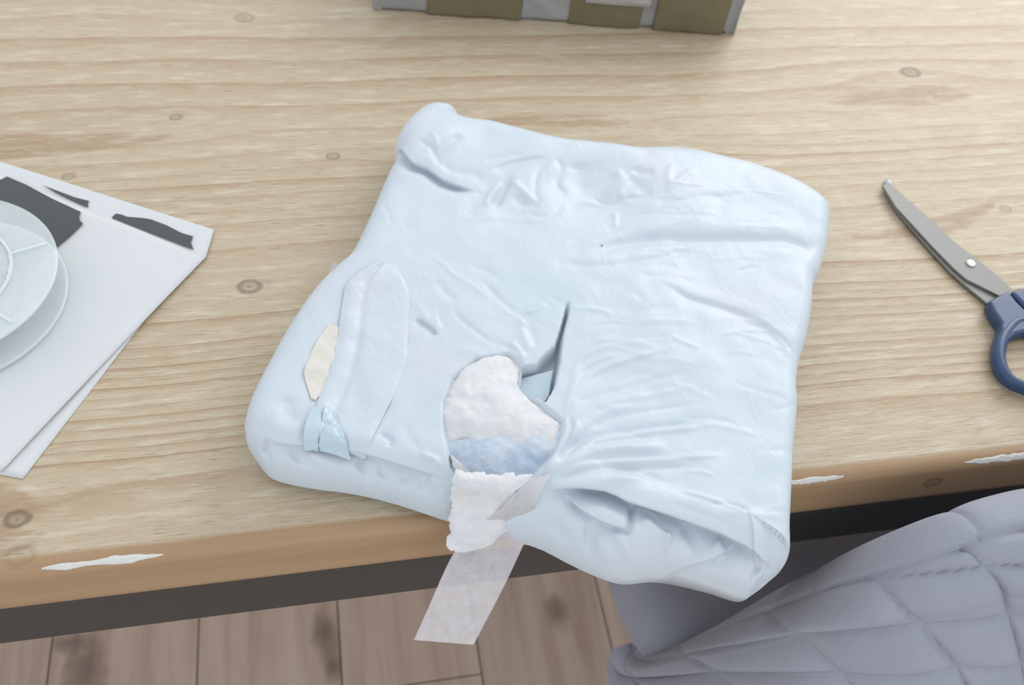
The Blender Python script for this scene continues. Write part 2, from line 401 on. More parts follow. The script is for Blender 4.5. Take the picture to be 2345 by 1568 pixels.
TX0, TX1, TY1 = -0.78, 1.22, 1.143
table = empty('dining_table', (0.22, 0.69, 0))
tag(table, 'large pine dining table with brushed whitewashed top and dark steel frame', 'table')
def build_tabletop():
    nx = 640
    xs = np.linspace(TX0, TX1, nx)
    ys = np.r_[np.linspace(TY1, YE + 0.06, 210), np.linspace(YE + 0.06, YE + 0.008, 26)[1:]]
    prof = [(y, 0.0) for y in ys]; edge = [0.0] * len(ys)
    for i, (y, z) in enumerate(prof):
        if y < YE + 0.03: edge[i] = float(sstep(YE + 0.016, YE + 0.006, y)) * 0.7
    R_ = 0.008
    for a in np.linspace(0, math.pi / 2, 9)[1:]:
        prof.append((YE + R_ - R_ * math.sin(a), -R_ + R_ * math.cos(a))); edge.append(1.0)
    for z in np.linspace(-R_, -0.044, 10)[1:]: prof.append((YE, z)); edge.append(1.0)
    prof += [(YE + 0.003, -0.047), (TY1, -0.047), (TY1, 0.0)]; edge += [1.0, 1.0, 1.0]
    prof = np.array(prof); nv = len(prof)
    X = np.repeat(xs[:, None], nv, 1); Y = np.repeat(prof[None, :, 0], nx, 0); Z = np.repeat(prof[None, :, 1], nx, 0) + TZ
    E = np.repeat(np.array(edge)[None], nx, 0)
    # worn, slightly uneven front arris
    wear = fbm(X * 9, Z * 0 + 3.1, 3, 5); band = (E > 0) & (np.abs(Z - TZ + 0.004) < 0.006)
    Y = np.where(band & (Y < YE + 0.02), Y + np.clip(wear, 0, 1) * 0.0015, Y)
    # ring field
    f = Y + 0.010 * fbm(X * 1.6, Y * 2.5, 2, 11) + 0.0035 * fbm(X * 6, Y * 9, 2, 21)
    for (kx, ky), r, s in KW:
        sg = 1 if (int(kx * 1000) % 2) else -1
        dx = X - kx; dy = Y - ky
        f = f + sg * 0.020 * s * (r / .01) * np.exp(-(dx / (0.055 + 2 * r)) ** 2 - (dy / (1.7 * r)) ** 2)
    # cathedral tongues seen in the photo: closed ovals beside the knots
    for (px, py, lx, ly, am) in [(1260, 278, .085, .012, .016), (2060, 222, .085, .014, .018), (180, 320, .11, .016, .018), (2240, 505, .09, .018, -.014)]:
        q = P(px, py, 0); f = f + am * np.exp(-(np.abs(X - q[0]) / lx) ** 4 - ((Y - q[1]) / ly) ** 2)
    yy = np.linspace(0.1, 1.3, 1201)
    dens = 30 + 95 * sstep(0.300, 0.318, yy) * sstep(0.435, 0.40, yy) + 40 * sstep(0.50, 0.52, yy) * sstep(0.60, 0.57, yy)
    cum = np.r_[0, np.cumsum(dens[:-1] * np.diff(yy))]
    ph = np.interp(f, yy, cum)
    V = np.stack([X, Y, Z], -1).reshape(-1, 3)
    F = np.vstack([grid_faces(nx, nv, 0, True)])
    o = fast_obj('tabletop', V, F, M_TABLE, table)
    # end caps
    me = o.data
    TG = np.zeros_like(X)
    for line, hw in [([(1075, 283), (1150, 276), (1300, 276), (1400, 275), (1436, 280)], [.001, .006, .008, .008, .003]),
                     ([(1908, 236), (1990, 228), (2080, 222), (2150, 215), (2206, 215)], [.002, .008, .013, .016, .006]),
                     ([(-120, 338), (60, 335), (180, 330), (300, 320), (392, 313)], [.018, .016, .013, .009, .001]),
                     ([(-60, 1150), (10, 1150), (60, 1160), (85, 1168)], [.010, .012, .008, .002]),
                     ([(-60, 1245), (20, 1240), (70, 1235), (88, 1228)], [.012, .013, .008, .002]),
                     ([(1960, 545), (2080, 535), (2200, 500), (2270, 468)], [.002, .008, .010, .003])]:
        q_, u_, _ = dist_poly(X, Y, smooth_poly(PL(line, 0), 24)); hwu = np.interp(u_, np.linspace(0, 1, len(hw)), hw)
        TG = np.maximum(TG, sstep(0.002, -0.0015, q_ - hwu))
    TG = np.where(Z < TZ - 0.004, 0, TG)
    for nm, arr in (('grain', ph), ('edge', E), ('tongue', TG)):
        a = me.attributes.new(nm, 'FLOAT', 'POINT'); a.data.foreach_set('value', arr.astype(np.float32).ravel())
    sm = np.ones(len(me.polygons), bool); me.polygons.foreach_set('use_smooth', sm)
    return o
build_tabletop()
box('end_board', TX0 - 0.004, TX0 - 0.0001, YE, TY1, TZ - 0.047, TZ, M_TABLE, table); box('end_board', TX1 + 0.0001, TX1 + 0.004, YE, TY1, TZ - 0.047, TZ, M_TABLE, table)
ZR = TZ - 0.047
box('rail', TX0 + 0.05, TX1 - 0.05, YE + 0.006, YE + 0.046, ZR - 0.065, ZR - 0.0075, M_STEEL_DARK, table, 0.002)
box('rail_lip', TX0 + 0.04, TX1 - 0.04, YE + 0.002, YE + 0.060, ZR - 0.0075, ZR - 0.0002, M_STEEL_DARK, table, 0.0015)
box('rail', TX0 + 0.05, TX1 - 0.05, TY1 - 0.06, TY1 - 0.02, ZR - 0.065, ZR, M_STEEL_DARK, table, 0.002)
for x in (TX0 + 0.03, TX1 - 0.11):
    box('cross_rail', x + 0.02, x + 0.06, YE + 0.046, TY1 - 0.06, ZR - 0.065, ZR, M_STEEL_DARK, table, 0.002)
    for y in (YE + 0.05, TY1 - 0.12):
        box('leg', x, x + 0.08, y, y + 0.08, 0.0, ZR - 0.065, M_STEEL_DARK, table, 0.003)
def edge_strip(pts, z, seed, k=0.55):
    """narrow raised white strip along the front arris: world polygon rows"""
    c = smooth_poly(np.array([(P(x, y, -0.0022)[0], wd) for x, y, wd in pts]), 70)
    V = []; F = []; nv = 7
    for i, (x, wd) in enumerate(c):
        for j in range(nv):
            a = (j / (nv - 1)) * 1.35 - 0.10
            wdj = k * wd * (1 + 0.25 * float(vnoise(np.array(i * 0.22), np.array((j > 3) * 3.0), seed)))
            ang = 0.75 + (a - 0.5) * wdj / 0.008 * 1.2
            ang = min(max(ang, -0.2), 1.75)
            rr = 0.008 + 0.0002 + 0.0004 * abs(float(vnoise(np.array(i * 0.5), np.array(j * 1.1), seed + 3))) * (1 if 0 < j < nv - 1 else 0) - (0.0008 if j in (0, nv - 1) else 0)
            yy = YE + 0.008 - rr * math.sin(max(ang, 0)) + (0.008 * -min(ang, 0)); zz = TZ - 0.008 + rr * math.cos(max(ang, 0))
            V.append((x, yy, zz))
    n = len(c)
    F = grid_faces(n, nv)
    return fast_obj('white_edge_strip', V, F, M_EDGE_WHITE, table, smooth=False)
edge_strip([(95, 1305, .0015), (150, 1300, .006), (200, 1293, .004), (260, 1283, .008), (320, 1275, .006), (375, 1268, .001)], 0, 3)
edge_strip([(1812, 1103, .004), (1870, 1096, .006), (1930, 1088, .002)], 0, 9)
edge_strip([(2210, 1062, .001), (2260, 1055, .006), (2330, 1047, .007), (2400, 1040, .002)], 0, 12)

# ------------------------------------------------------------------ folded pad bundle
pad = empty('folded_bed_pad', (0.16, 0.36, TZ))
tag(pad, 'pale blue plastic padded bundle, torn open in the middle, overhanging the table edge', 'bundle')
# widest outline, photo pixel and height above the table there; radius of the rounding inwards
OL = [  # left side, from front-left corner to the top-left roll
    (562, 985, .022, .026), (578, 925, .024, .03), (625, 830, .024, .03), (665, 760, .024, .032), (722, 680, .024, .03), (772, 632, .024, .026), (803, 605, .024, .024), (840, 535, .022, .022), (872, 458, .022, .022), (903, 385, .024, .022),
    # roll
    (905, 345, .026, .022), (925, 310, .026, .022), (962, 274, .026, .022), (1003, 262, .026, .022), (1042, 275, .026, .022), (1062, 305, .024, .02),
    # back side
    (1120, 322, .018, .022), (1190, 340, .018, .022), (1262, 357, .018, .022), (1330, 366, .018, .022), (1400, 374, .018, .022), (1448, 377, .020, .022), (1490, 363, .026, .024), (1550, 360, .028, .026), (1600, 367, .028, .026), (1655, 384, .026, .026), (1730, 408, .024, .026), (1800, 440, .024, .026), (1862, 478, .024, .026),
    # right side
    (1889, 512, .024, .02), (1884, 580, .026, .016), (1868, 640, .028, .014), (1853, 672, .028, .014), (1850, 720, .028, .014), (1838, 790, .028, .014), (1820, 850, .028, .014), (1814, 900, .028, .014), (1816, 950, .028, .014), (1806, 1050, .028, .014), (1803, 1120, .028, .014), (1797, 1220, .026, .016),
    # front-right corner
    (1793, 1292, .018, .022), (1772, 1322, .010, .03),
    # front side
    (1730, 1352, .004, .034), (1692, 1378, .000, .038), (1620, 1358, .000, .04), (1545, 1340, .000, .04), (1490, 1333, .002, .04), (1430, 1338, .004, .042), (1380, 1326, .006, .042), (1310, 1295, .006, .04), (1240, 1258, .008, .038), (1180, 1238, .010, .036), (1100, 1215, .012, .036), (1020, 1190, .012, .034), (930, 1160, .012, .03), (860, 1140, .012, .028), (790, 1126, .012, .028), (730, 1119, .012, .028), (660, 1106, .012, .028), (616, 1090, .012, .026), (585, 1050, .016, .022), (567, 1020, .020, .022)]
OLW = np.array([[*P(x, y, z)[:2], z, r] for x, y, z, r in OL])
c_idx = [0, 13, 29, 43]                  # the four corners of the patch
def seg(a, b, n):
    k = list(range(a, b + 1)) if b > a else list(range(a, len(OLW))) + list(range(0, b + 1))
    return smooth_poly(OLW[k], n)
NU, NV = 430, 400
def ease(n, p=0.55):
    t = np.linspace(-1, 1, n); e = np.sin(t * math.pi / 2)
    return ((1 - p) * t + p * e) * 0.5 + 0.5
U = ease(NU); V_ = ease(NV)
def resamp(c, u):
    t = np.linspace(0, 1, len(c)); return np.stack([np.interp(u, t, c[:, k]) for k in range(c.shape[1])], 1)
LFT = resamp(seg(0, 13, 900), V_); TOP = resamp(seg(13, 29, 900), U); RGT = resamp(seg(29, 43, 900)[::-1], V_); BOT = resamp(seg(43, 0, 900)[::-1], U)
BND = np.vstack([seg(0, 13, 160)[:-1], seg(13, 29, 160)[:-1], seg(29, 43, 120)[:-1], seg(43, 0, 200)[:-1]])   # dense closed outline
uu, vv = np.meshgrid(U, V_, indexing='ij')
uu = uu[..., None]; vv = vv[..., None]
CO = (1 - vv) * BOT[:, None] + vv * TOP[:, None] + (1 - uu) * LFT[None] + uu * RGT[None] \
    - ((1 - uu) * (1 - vv) * BOT[0] + uu * (1 - vv) * BOT[-1] + (1 - uu) * vv * TOP[0] + uu * vv * TOP[-1])

TOPZ = 0.050
def W(pts, z=TOPZ): return PL(pts, z)
# creases: (pixels, depth m (+ = groove), width m, kind)   kind g gaussian groove, r ridge is negative depth, s step (left side of the direction is high)
CREASES = [
    # fold line between the top and the tucked front, right half
    ([(1232, 1130), (1300, 1120), (1390, 1124), (1445, 1148), (1560, 1190), (1690, 1240), (1742, 1282), (1775, 1312)], .0105, .0075, 'fold'),
    ([(1450, 1216), (1400, 1205), (1345, 1178), (1290, 1128)][::-1], .0045, .0050, 'fold'),
    ([(1448, 1150), (1445, 1195), (1432, 1230)], .003, .002, 'g'),
    ([(1480, 1338), (1560, 1310), (1640, 1275), (1695, 1246)], .0050, .0090, 'fold'),
    ([(1345, 1195), (1350, 1250), (1365, 1290)], .003, .003, 'g'), ([(1260, 1180), (1285, 1240), (1300, 1280)], .003, .003, 'g'),
    ([(1400, 1215), (1430, 1270), (1445, 1330)], -.0026, .0022, 'g'), ([(1375, 1215), (1370, 1260), (1400, 1320)], -.0025, .0025, 'g'),
    ([(1530, 1215), (1525, 1265), (1545, 1310)], -.0025, .0022, 'g'), ([(1470, 1180), (1510, 1215), (1540, 1250)], -.002, .002, 'g'),
    ([(1560, 1200), (1600, 1250), (1590, 1290)], .002, .003, 'g'), ([(1640, 1235), (1655, 1262), (1660, 1290)], -.002, .002, 'g'),
    ([(1745, 1285), (1735, 1310), (1715, 1345)], .004, .0025, 'g'), ([(1757, 1290), (1760, 1315), (1750, 1335)], .003, .002, 'g'), ([(1750, 1280), (1748, 1310), (1725, 1352)], -.002, .0016, 'g'),
    # front, left half
    ([(598, 1004), (640, 1018), (720, 1022), (800, 1034), (870, 1052), (950, 1078), (1035, 1104)], .0045, .0060, 'fold'),
    ([(600, 1008), (607, 1045), (620, 1095)], .0065, .0026, 'g'),
    ([(575, 1000), (585, 1030), (612, 1060)], -.002, .003, 'g'),
    ([(660, 1030), (700, 1075), (770, 1110)], .002, .0028, 'g'), ([(640, 1050), (690, 1095), (740, 1115)], -.0022, .003, 'g'), ([(700, 1030), (740, 1070), (790, 1100)], -.002, .003, 'g'),
    ([(815, 1040), (835, 1080), (860, 1120)], .0025, .0025, 'g'), ([(860, 1065), (890, 1105), (905, 1130)], .002, .002, 'g'), ([(920, 1085), (925, 1120), (915, 1150)], .0018, .0025, 'g'),
    ([(975, 1090), (1000, 1115), (1020, 1160)], -.002, .0025, 'g'), ([(955, 1100), (985, 1130), (1000, 1175)], .002, .003, 'g'),
    # long folds of the upper right
    ([(1290, 575), (1360, 570), (1430, 556), (1500, 547), (1620, 549), (1740, 548), (1810, 552), (1850, 566), (1885, 600)], .0026, .0042, 'lipr'),
    ([(1270, 600), (1360, 608), (1450, 603), (1540, 583), (1600, 560)], .0022, .004, 'g'),
    ([(1290, 560), (1330, 550), (1380, 535), (1430, 520)], .0015, .004, 'g'),
    ([(1500, 640), (1580, 680), (1660, 705), (1730, 732), (1785, 770), (1815, 805), (1830, 850)], .0024, .0040, 'lip'),
    ([(1690, 722), (1750, 745), (1795, 785), (1818, 840)], -.0016, .003, 'g'),
    ([(1430, 655), (1475, 690), (1440, 712), (1560, 705)], .0012, .004, 'g'),
    ([(1530, 770), (1570, 785), (1610, 800)], -.001, .0018, 'g'),
    ([(1350, 780), (1440, 785), (1520, 800)], -.001, .003, 'g'), ([(1300, 705), (1370, 712), (1410, 722)], -.0012, .002, 'g'),
    ([(1405, 500), (1500, 492), (1640, 500), (1800, 508)], .0012, .003, 'g'), ([(1420, 460), (1520, 462), (1640, 450), (1720, 440)], .0014, .004, 'g'),
    ([(1640, 440), (1650, 470), (1640, 495)], .0018, .006, 'g'),
    # crumple at the back
    ([(1275, 358), (1285, 385), (1275, 420), (1300, 450)], .003, .003, 'g'), ([(1262, 362), (1230, 400), (1228, 450), (1245, 470)], .002, .0022, 'g'),
    ([(1320, 370), (1330, 420), (1345, 445)], .0035, .009, 'g'), ([(1405, 385), (1420, 410), (1400, 440), (1380, 455)], -.0035, .004, 'g'),
    ([(1450, 380), (1470, 395), (1500, 395)], .0035, .004, 'g'), ([(1440, 400), (1480, 440), (1500, 445)], .0030, .005, 'g'), ([(1540, 375), (1530, 405), (1540, 425)], -.002, .003, 'g'), ([(1520, 440), (1560, 410), (1590, 385)], -.0022, .003, 'g'),
    ([(1350, 450), (1390, 470), (1430, 455), (1490, 450)], .003, .0028, 'g'), ([(1300, 480), (1340, 472), (1390, 480)], .0025, .003, 'g'), ([(1405, 485), (1410, 500), (1405, 525)], -.0022, .002, 'g'), ([(1440, 400), (1420, 440), (1440, 470)], -.002, .003, 'g'),
    # roll at the back left corner
    ([(903, 366), (940, 368), (975, 384), (1010, 412), (1050, 428), (1092, 442)], .0060, .0060, 'fold'),
    ([(1062, 308), (1030, 325), (1005, 350), (995, 368)], .0045, .004, 'g'), ([(955, 325), (985, 335), (1000, 360), (1005, 385)], .003, .0025, 'g'),
    ([(1000, 372), (1040, 395), (1090, 400), (1100, 425)], .0022, .004, 'g'), ([(985, 300), (1000, 325), (1000, 345)], -.0015, .002, 'g'),
    ([(1105, 375), (1150, 362), (1200, 350)], .0018, .003, 'g'), ([(1120, 395), (1170, 372), (1255, 360)], .0025, .003, 'lip'),
    ([(920, 395), (960, 385), (1000, 400)], .0014, .004, 'g'),
    # dark pocket left of the centre
    ([(1092, 452), (1120, 425), (1165, 392), (1215, 370)], .0030, .004, 'g'), ([(1072, 500), (1085, 465), (1110, 435)], .0035, .006, 'g'),
    ([(1128, 478), (1145, 450), (1160, 420), (1178, 400)], .0070, .0034, 'g'), ([(1110, 480), (1122, 452), (1150, 418)], -.0036, .0026, 'g'), ([(1160, 405), (1200, 440), (1228, 468)], -.0028, .003, 'g'), ([(1175, 440), (1200, 470), (1240, 470)], .0028, .004, 'g'),
    ([(1060, 512), (1120, 500), (1200, 505), (1260, 510)], -.0012, .003, 'g'), ([(1200, 490), (1260, 495), (1290, 470)], .0018, .003, 'g'),
    # left panel
    ([(875, 470), (890, 490), (900, 520)], .001, .002, 'g'), ([(920, 470), (935, 490), (925, 530)], .001, .004, 'g'),
    ([(1000, 640), (1020, 670), (1050, 690)], .0016, .003, 'g'), ([(950, 728), (985, 748), (1004, 770)], .0022, .0040, 'fold'), ([(985, 700), (1000, 735), (1002, 760)], -.0014, .002, 'g'),
    ([(1040, 690), (1045, 720), (1090, 760), (1130, 790)], .0014, .002, 'g'), ([(1100, 640), (1150, 690), (1190, 725)], .0012, .002, 'g'),
    ([(1250, 695), (1225, 712), (1200, 720)], -.0022, .0022, 'g'), ([(1190, 725), (1200, 770), (1215, 805)], -.002, .003, 'g'), ([(1165, 780), (1190, 810), (1200, 830)], -.002, .002, 'g'),
    ([(1180, 735), (1215, 760), (1230, 800)], .0016, .004, 'g'), ([(870, 990), (895, 1010), (890, 1030)], .0014, .002, 'g'), ([(925, 960), (935, 1000), (970, 1040)], .0010, .003, 'g'),
    ([(665, 905), (662, 940), (690, 975)], .0022, .004, 'g'), ([(640, 900), (650, 950), (668, 980)], .0012, .004, 'g'),
    ([(960, 1045), (1000, 1060), (985, 1078)], -.002, .002, 'g'),
    # clear tape strip edge pulling towards the tear
    ([(1240, 1110), (1275, 1040), (1300, 990), (1296, 950)], -.0022, .0026, 'g'), ([(1255, 1105), (1290, 1040), (1318, 990), (1316, 955)], -.0016, .0018, 'g'), ([(1272, 1070), (1300, 1010), (1310, 950)], .0018, .0016, 'g'),
]
# fan of pull wrinkles running from the tape into the right panel
for k in range(17):
    a = k / 16.0
    p0 = (1250 + 40 * (1 - a) + random.uniform(-6, 6), 1115 - 150 * (1 - a) + random.uniform(-8, 8))
    ang = math.radians(-72 + 66 * a); L1 = random.uniform(110, 170); L2 = random.uniform(90, 330)
    p1 = (p0[0] + L1 * math.cos(ang), p0[1] + L1 * math.sin(ang)); ang2 = ang * 0.35
    p2 = (p1[0] + L2 * math.cos(ang2), p1[1] + L2 * math.sin(ang2) * 0.8)
    CREASES.append(([p0, ((p0[0] + p1[0]) / 2 - 4, (p0[1] + p1[1]) / 2), p1, p2], random.choice((-1, 1)) * random.uniform(.0009, .0018), random.uniform(.0016, .0032), 'g'))
for k in range(34):   # faint ripples of the thin film
    x = random.uniform(1320, 1760); y = random.uniform(720, 1180); L = random.uniform(60, 190); a = math.radians(random.uniform(-8, 22))
    CREASES.append(([(x, y), (x + L * .5 * math.cos(a), y + L * .5 * math.sin(a) - 5), (x + L * math.cos(a), y + L * math.sin(a))], random.choice((-1, 1)) * random.uniform(.0003, .0008), random.uniform(.0012, .0026), 'g'))
for k in range(16):
    x = random.uniform(880, 1260); y = random.uniform(520, 820); L = random.uniform(50, 130); a = math.radians(random.uniform(20, 60))
    CREASES.append(([(x, y), (x + L * .5 * math.cos(a), y + L * .5 * math.sin(a) - 6), (x + L * math.cos(a), y + L * math.sin(a))], random.choice((-1, 1)) * random.uniform(.0003, .0009), random.uniform(.0014, .003), 'g'))
for k in range(26):
    x = random.uniform(1300, 1720); y = random.uniform(420, 640); L = random.uniform(50, 150); a = math.radians(random.uniform(-14, 12))
    CREASES.append(([(x, y), (x + L * .5, y + L * .5 * math.sin(a) - 5), (x + L, y + L * math.sin(a))], random.choice((-1, 1)) * random.uniform(.0003, .0009), random.uniform(.0014, .003), 'g'))
def WS(pts):
    pts = np.asarray(pts, float); n = len(pts); zs = np.linspace(0.066, 0.0, 56)
    d = RC @ np.stack([pts[:, 0] - W_PX / 2, pts[:, 1] - H_PX / 2, np.full(n, F_PX)])          # 3 x n
    t = (zs[:, None] + TZ - CAM[2]) / d[2][None]
    H = padH(d[0][None] * t, d[1][None] * t, False, False)
    hit_ = zs[:, None] <= H; k = np.argmax(hit_, axis=0); k = np.where(hit_.any(0), k, int(np.argmin(np.abs(zs - 0.01))))
    z = zs[k]
    return np.array([P(x, y, zz)[:2] for (x, y), zz in zip(pts, z)])
COTTON_HOLE = W([(1030, 1060), (1014, 980), (1014, 915), (1035, 860), (1090, 818), (1165, 806), (1197, 832), (1192, 880), (1212, 908), (1240, 925), (1288, 965), (1284, 1000), (1270, 1040), (1222, 1088), (1140, 1096), (1060, 1090)])
SLIT = W([(1303, 690), (1301, 720), (1287, 775), (1281, 830), (1270, 885), (1248, 922), (1238, 915), (1205, 902), (1192, 880), (1197, 838), (1228, 836), (1242, 818), (1270, 792), (1285, 745), (1296, 705)])
GEL = W([(1036, 1010), (1075, 985), (1120, 992), (1165, 988), (1195, 978), (1240, 985), (1272, 1022), (1245, 1066), (1215, 1088), (1150, 1090), (1085, 1084), (1050, 1055)])
def padH(X, Y, creases=True, holes=True):
    shp = X.shape; X = X.ravel(); Y = Y.ravel()
    D = np.full(X.shape, 1e9); ZM = np.zeros(X.shape); RR = np.ones(X.shape)
    n = len(BND)
    for i in range(n):
        a = BND[i]; b_ = BND[(i + 1) % n]; d = b_[:2] - a[:2]; l2 = d @ d
        if l2 < 1e-14: continue
        t = np.clip(((X - a[0]) * d[0] + (Y - a[1]) * d[1]) / l2, 0, 1)
        q = np.hypot(X - a[0] - t * d[0], Y - a[1] - t * d[1]); m_ = q < D
        D = np.where(m_, q, D); ZM = np.where(m_, a[2] + t * (b_[2] - a[2]), ZM); RR = np.where(m_, a[3] + t * (b_[3] - a[3]), RR)
    ins = inside_poly(X, Y, BND[:, :2]); D = np.where(ins, D, 0)
    top = TOPZ + 0.0022 * fbm(X * 11, Y * 11, 2, 31) + 0.0006 * fbm(X * 45, Y * 45, 2, 37)
    # back left roll is a bit higher, the crumpled back a bit lower
    for px, py, sg, am in [(1000, 320, .030, .006), (1360, 420, .035, -.007), (1560, 430, .04, .003), (1700, 620, .06, .003), (800, 880, .05, -.004), (1170, 470, .02, -.004), (1500, 950, .07, .002)]:
        q = P(px, py, TOPZ); top = top + am * np.exp(-((X - q[0]) ** 2 + (Y - q[1]) ** 2) / sg ** 2)
    t = np.clip(D / RR, 0, 1); p = 2.4
    pr = (1 - (1 - t) ** p) ** (1 / p)
    H = ZM + (top - ZM) * pr
    if creases:
        att = sstep(0.0, 0.006, D)
        C_ = np.zeros(X.shape)
        for pts, d, wd, kd in CW:
            lo_ = pts.min(0) - 5 * wd - .004; hi_ = pts.max(0) + 5 * wd + .004
            mk = (X > lo_[0]) & (X < hi_[0]) & (Y > lo_[1]) & (Y < hi_[1])
            if not mk.any(): continue
            q, u, sd = dist_poly(X[mk], Y[mk], pts)
            tp = np.clip(np.minimum(u, 1 - u) / 0.22, 0, 1); tp = tp * tp * (3 - 2 * tp)
            if kd == 'g': v = -d * np.exp(-(q / wd) ** 2)
            elif kd == 'fold': w_ = sstep(-0.0012, 0.0012, sd * q); v = w_ * (0.25 * d * np.exp(-((q - wd) / wd) ** 2)) - (1 - w_) * d * np.exp(-(q / wd) ** 2)
            elif kd == 's': v = -d * np.exp(-np.where(sd > 0, q / (wd * .35), q / (wd * 4)) ** 2)
            elif kd == 'lip': v = -d * np.exp(-np.where(sd > 0, q / (wd * .45), q / (wd * 1.6)) ** 2) + 0.35 * d * np.where(sd > 0, np.exp(-((q - wd * 1.5) / (wd * 1.5)) ** 2), 0)
            else: v = -d * np.exp(-np.where(sd > 0, q / (wd * 1.1), q / (wd * 1.6)) ** 2) + 0.5 * d * np.where(sd > 0, np.exp(-((q - wd * 3) / (wd * 2.2)) ** 2), 0)
            C_[mk] += v * tp
        H = H + C_ * att
    if holes:
        for poly, dep, soft in ((COTTON_HOLE, .0065, .004), (SLIT, .016, .0016)):
            q, _, _ = dist_poly(X, Y, poly, True); i_ = inside_poly(X, Y, poly)
            sdist = np.where(i_, q, -q)
            H = H - dep * sstep(-soft * 0.3, soft, sdist)
    # contact line never below the widest outline
    return np.maximum(H, ZM).reshape(shp)
def _soften(c):
    p, d, wd, kd = c; my = sum(q[1] for q in p) / len(p)
    if kd == 'g' or kd == 'lip': d = d * (0.5 if my < 530 else 0.62 if my < 1010 else 1.35)
    return (p, d, wd, kd)
CREASES = [_soften(c) for c in CREASES]
_all = WS([q for c in CREASES for q in c[0]]); CW = []; _k = 0
for p, d, wd, kd in CREASES:
    CW.append((smooth_poly(_all[_k:_k + len(p)], max(6, 3 * len(p))), d, wd, kd)); _k += len(p)
HT = padH(CO[..., 0], CO[..., 1])
def foldXY(X, Y):
    """sideways shift that tucks the low side of each fold under its lip"""
    DX = np.zeros(X.shape); DY = np.zeros(X.shape)
    for pts, d, wd, kd in CW:
        if kd != 'fold': continue
        lo_ = pts.min(0) - .03; hi_ = pts.max(0) + .03
        mk = (X > lo_[0]) & (X < hi_[0]) & (Y > lo_[1]) & (Y < hi_[1])
        q, u, sd = dist_poly(X[mk], Y[mk], pts)
        tp = np.clip(np.minimum(u, 1 - u) / 0.22, 0, 1); tp = tp * tp * (3 - 2 * tp)
        L = np.r_[0, np.cumsum(np.linalg.norm(np.diff(pts, axis=0), axis=1))]; L /= L[-1]
        tg = np.gradient(pts, axis=0); tg /= np.linalg.norm(tg, axis=1, keepdims=True)
        tx = np.interp(u, L, tg[:, 0]); ty = np.interp(u, L, tg[:, 1])      # left normal = (-ty, tx)
        w_ = sstep(-0.0012, 0.0012, sd * q); a = (-w_ * 0.30 * d * np.exp(-(q / (wd * .6)) ** 2) + (1 - w_) * 0.60 * d * np.exp(-(q / (wd * .8)) ** 2)) * tp
        DX[mk] += -ty * a; DY[mk] += tx * a
    return DX, DY
def build_pad():
    X, Y = CO[..., 0], CO[..., 1]
    bm_ = np.zeros(X.shape, bool); bm_[0] = bm_[-1] = True; bm_[:, 0] = bm_[:, -1] = True
    ZMb = CO[..., 2]
    DX, DY = foldXY(X, Y); DX[bm_] = 0; DY[bm_] = 0
    top = np.stack([X + DX, Y + DY, np.where(bm_, ZMb, HT) + TZ], -1).reshape(-1, 3)
    # underside, coarser: every third line
    iu = np.unique(np.r_[np.arange(0, NU, 1)]); 
    D, _, _ = dist_poly(X[::1, ::1].ravel()[::1], Y.ravel(), BND[::4, :2], True)
    D = D.reshape(X.shape); t = np.clip(D / 0.022, 0, 1)
    low = ZMb + (0.0006 - ZMb) * np.sqrt(1 - (1 - t) ** 2)
    low = np.where(Y < YE - 0.003, low, np.maximum(low, 0.0006))
    bot = np.stack([X, Y, low + TZ], -1).reshape(-1, 3)
    n = NU * NV; remap = np.arange(n) + n
    bi = np.where(bm_.ravel())[0]; remap[bi] = bi
    F1 = grid_faces(NU, NV); F2 = remap[grid_faces(NU, NV, 0, True)]
    V = np.vstack([top, bot])
    used = np.zeros(2 * n, bool); used[F1.ravel()] = True; used[F2.ravel()] = True
    newi = np.cumsum(used) - 1
    return fast_obj('plastic_cover', V[used], newi[np.vstack([F1, F2])], M_FILM, pad)
cover = build_pad()
def on_pad(px, py, off=0.0, creases=False):
    z = TOPZ
    for _ in range(4):
        q = P(px, py, z); z = float(padH(np.array([q[0]]), np.array([q[1]]), creases, False)[0]) + off
    return P(px, py, z)
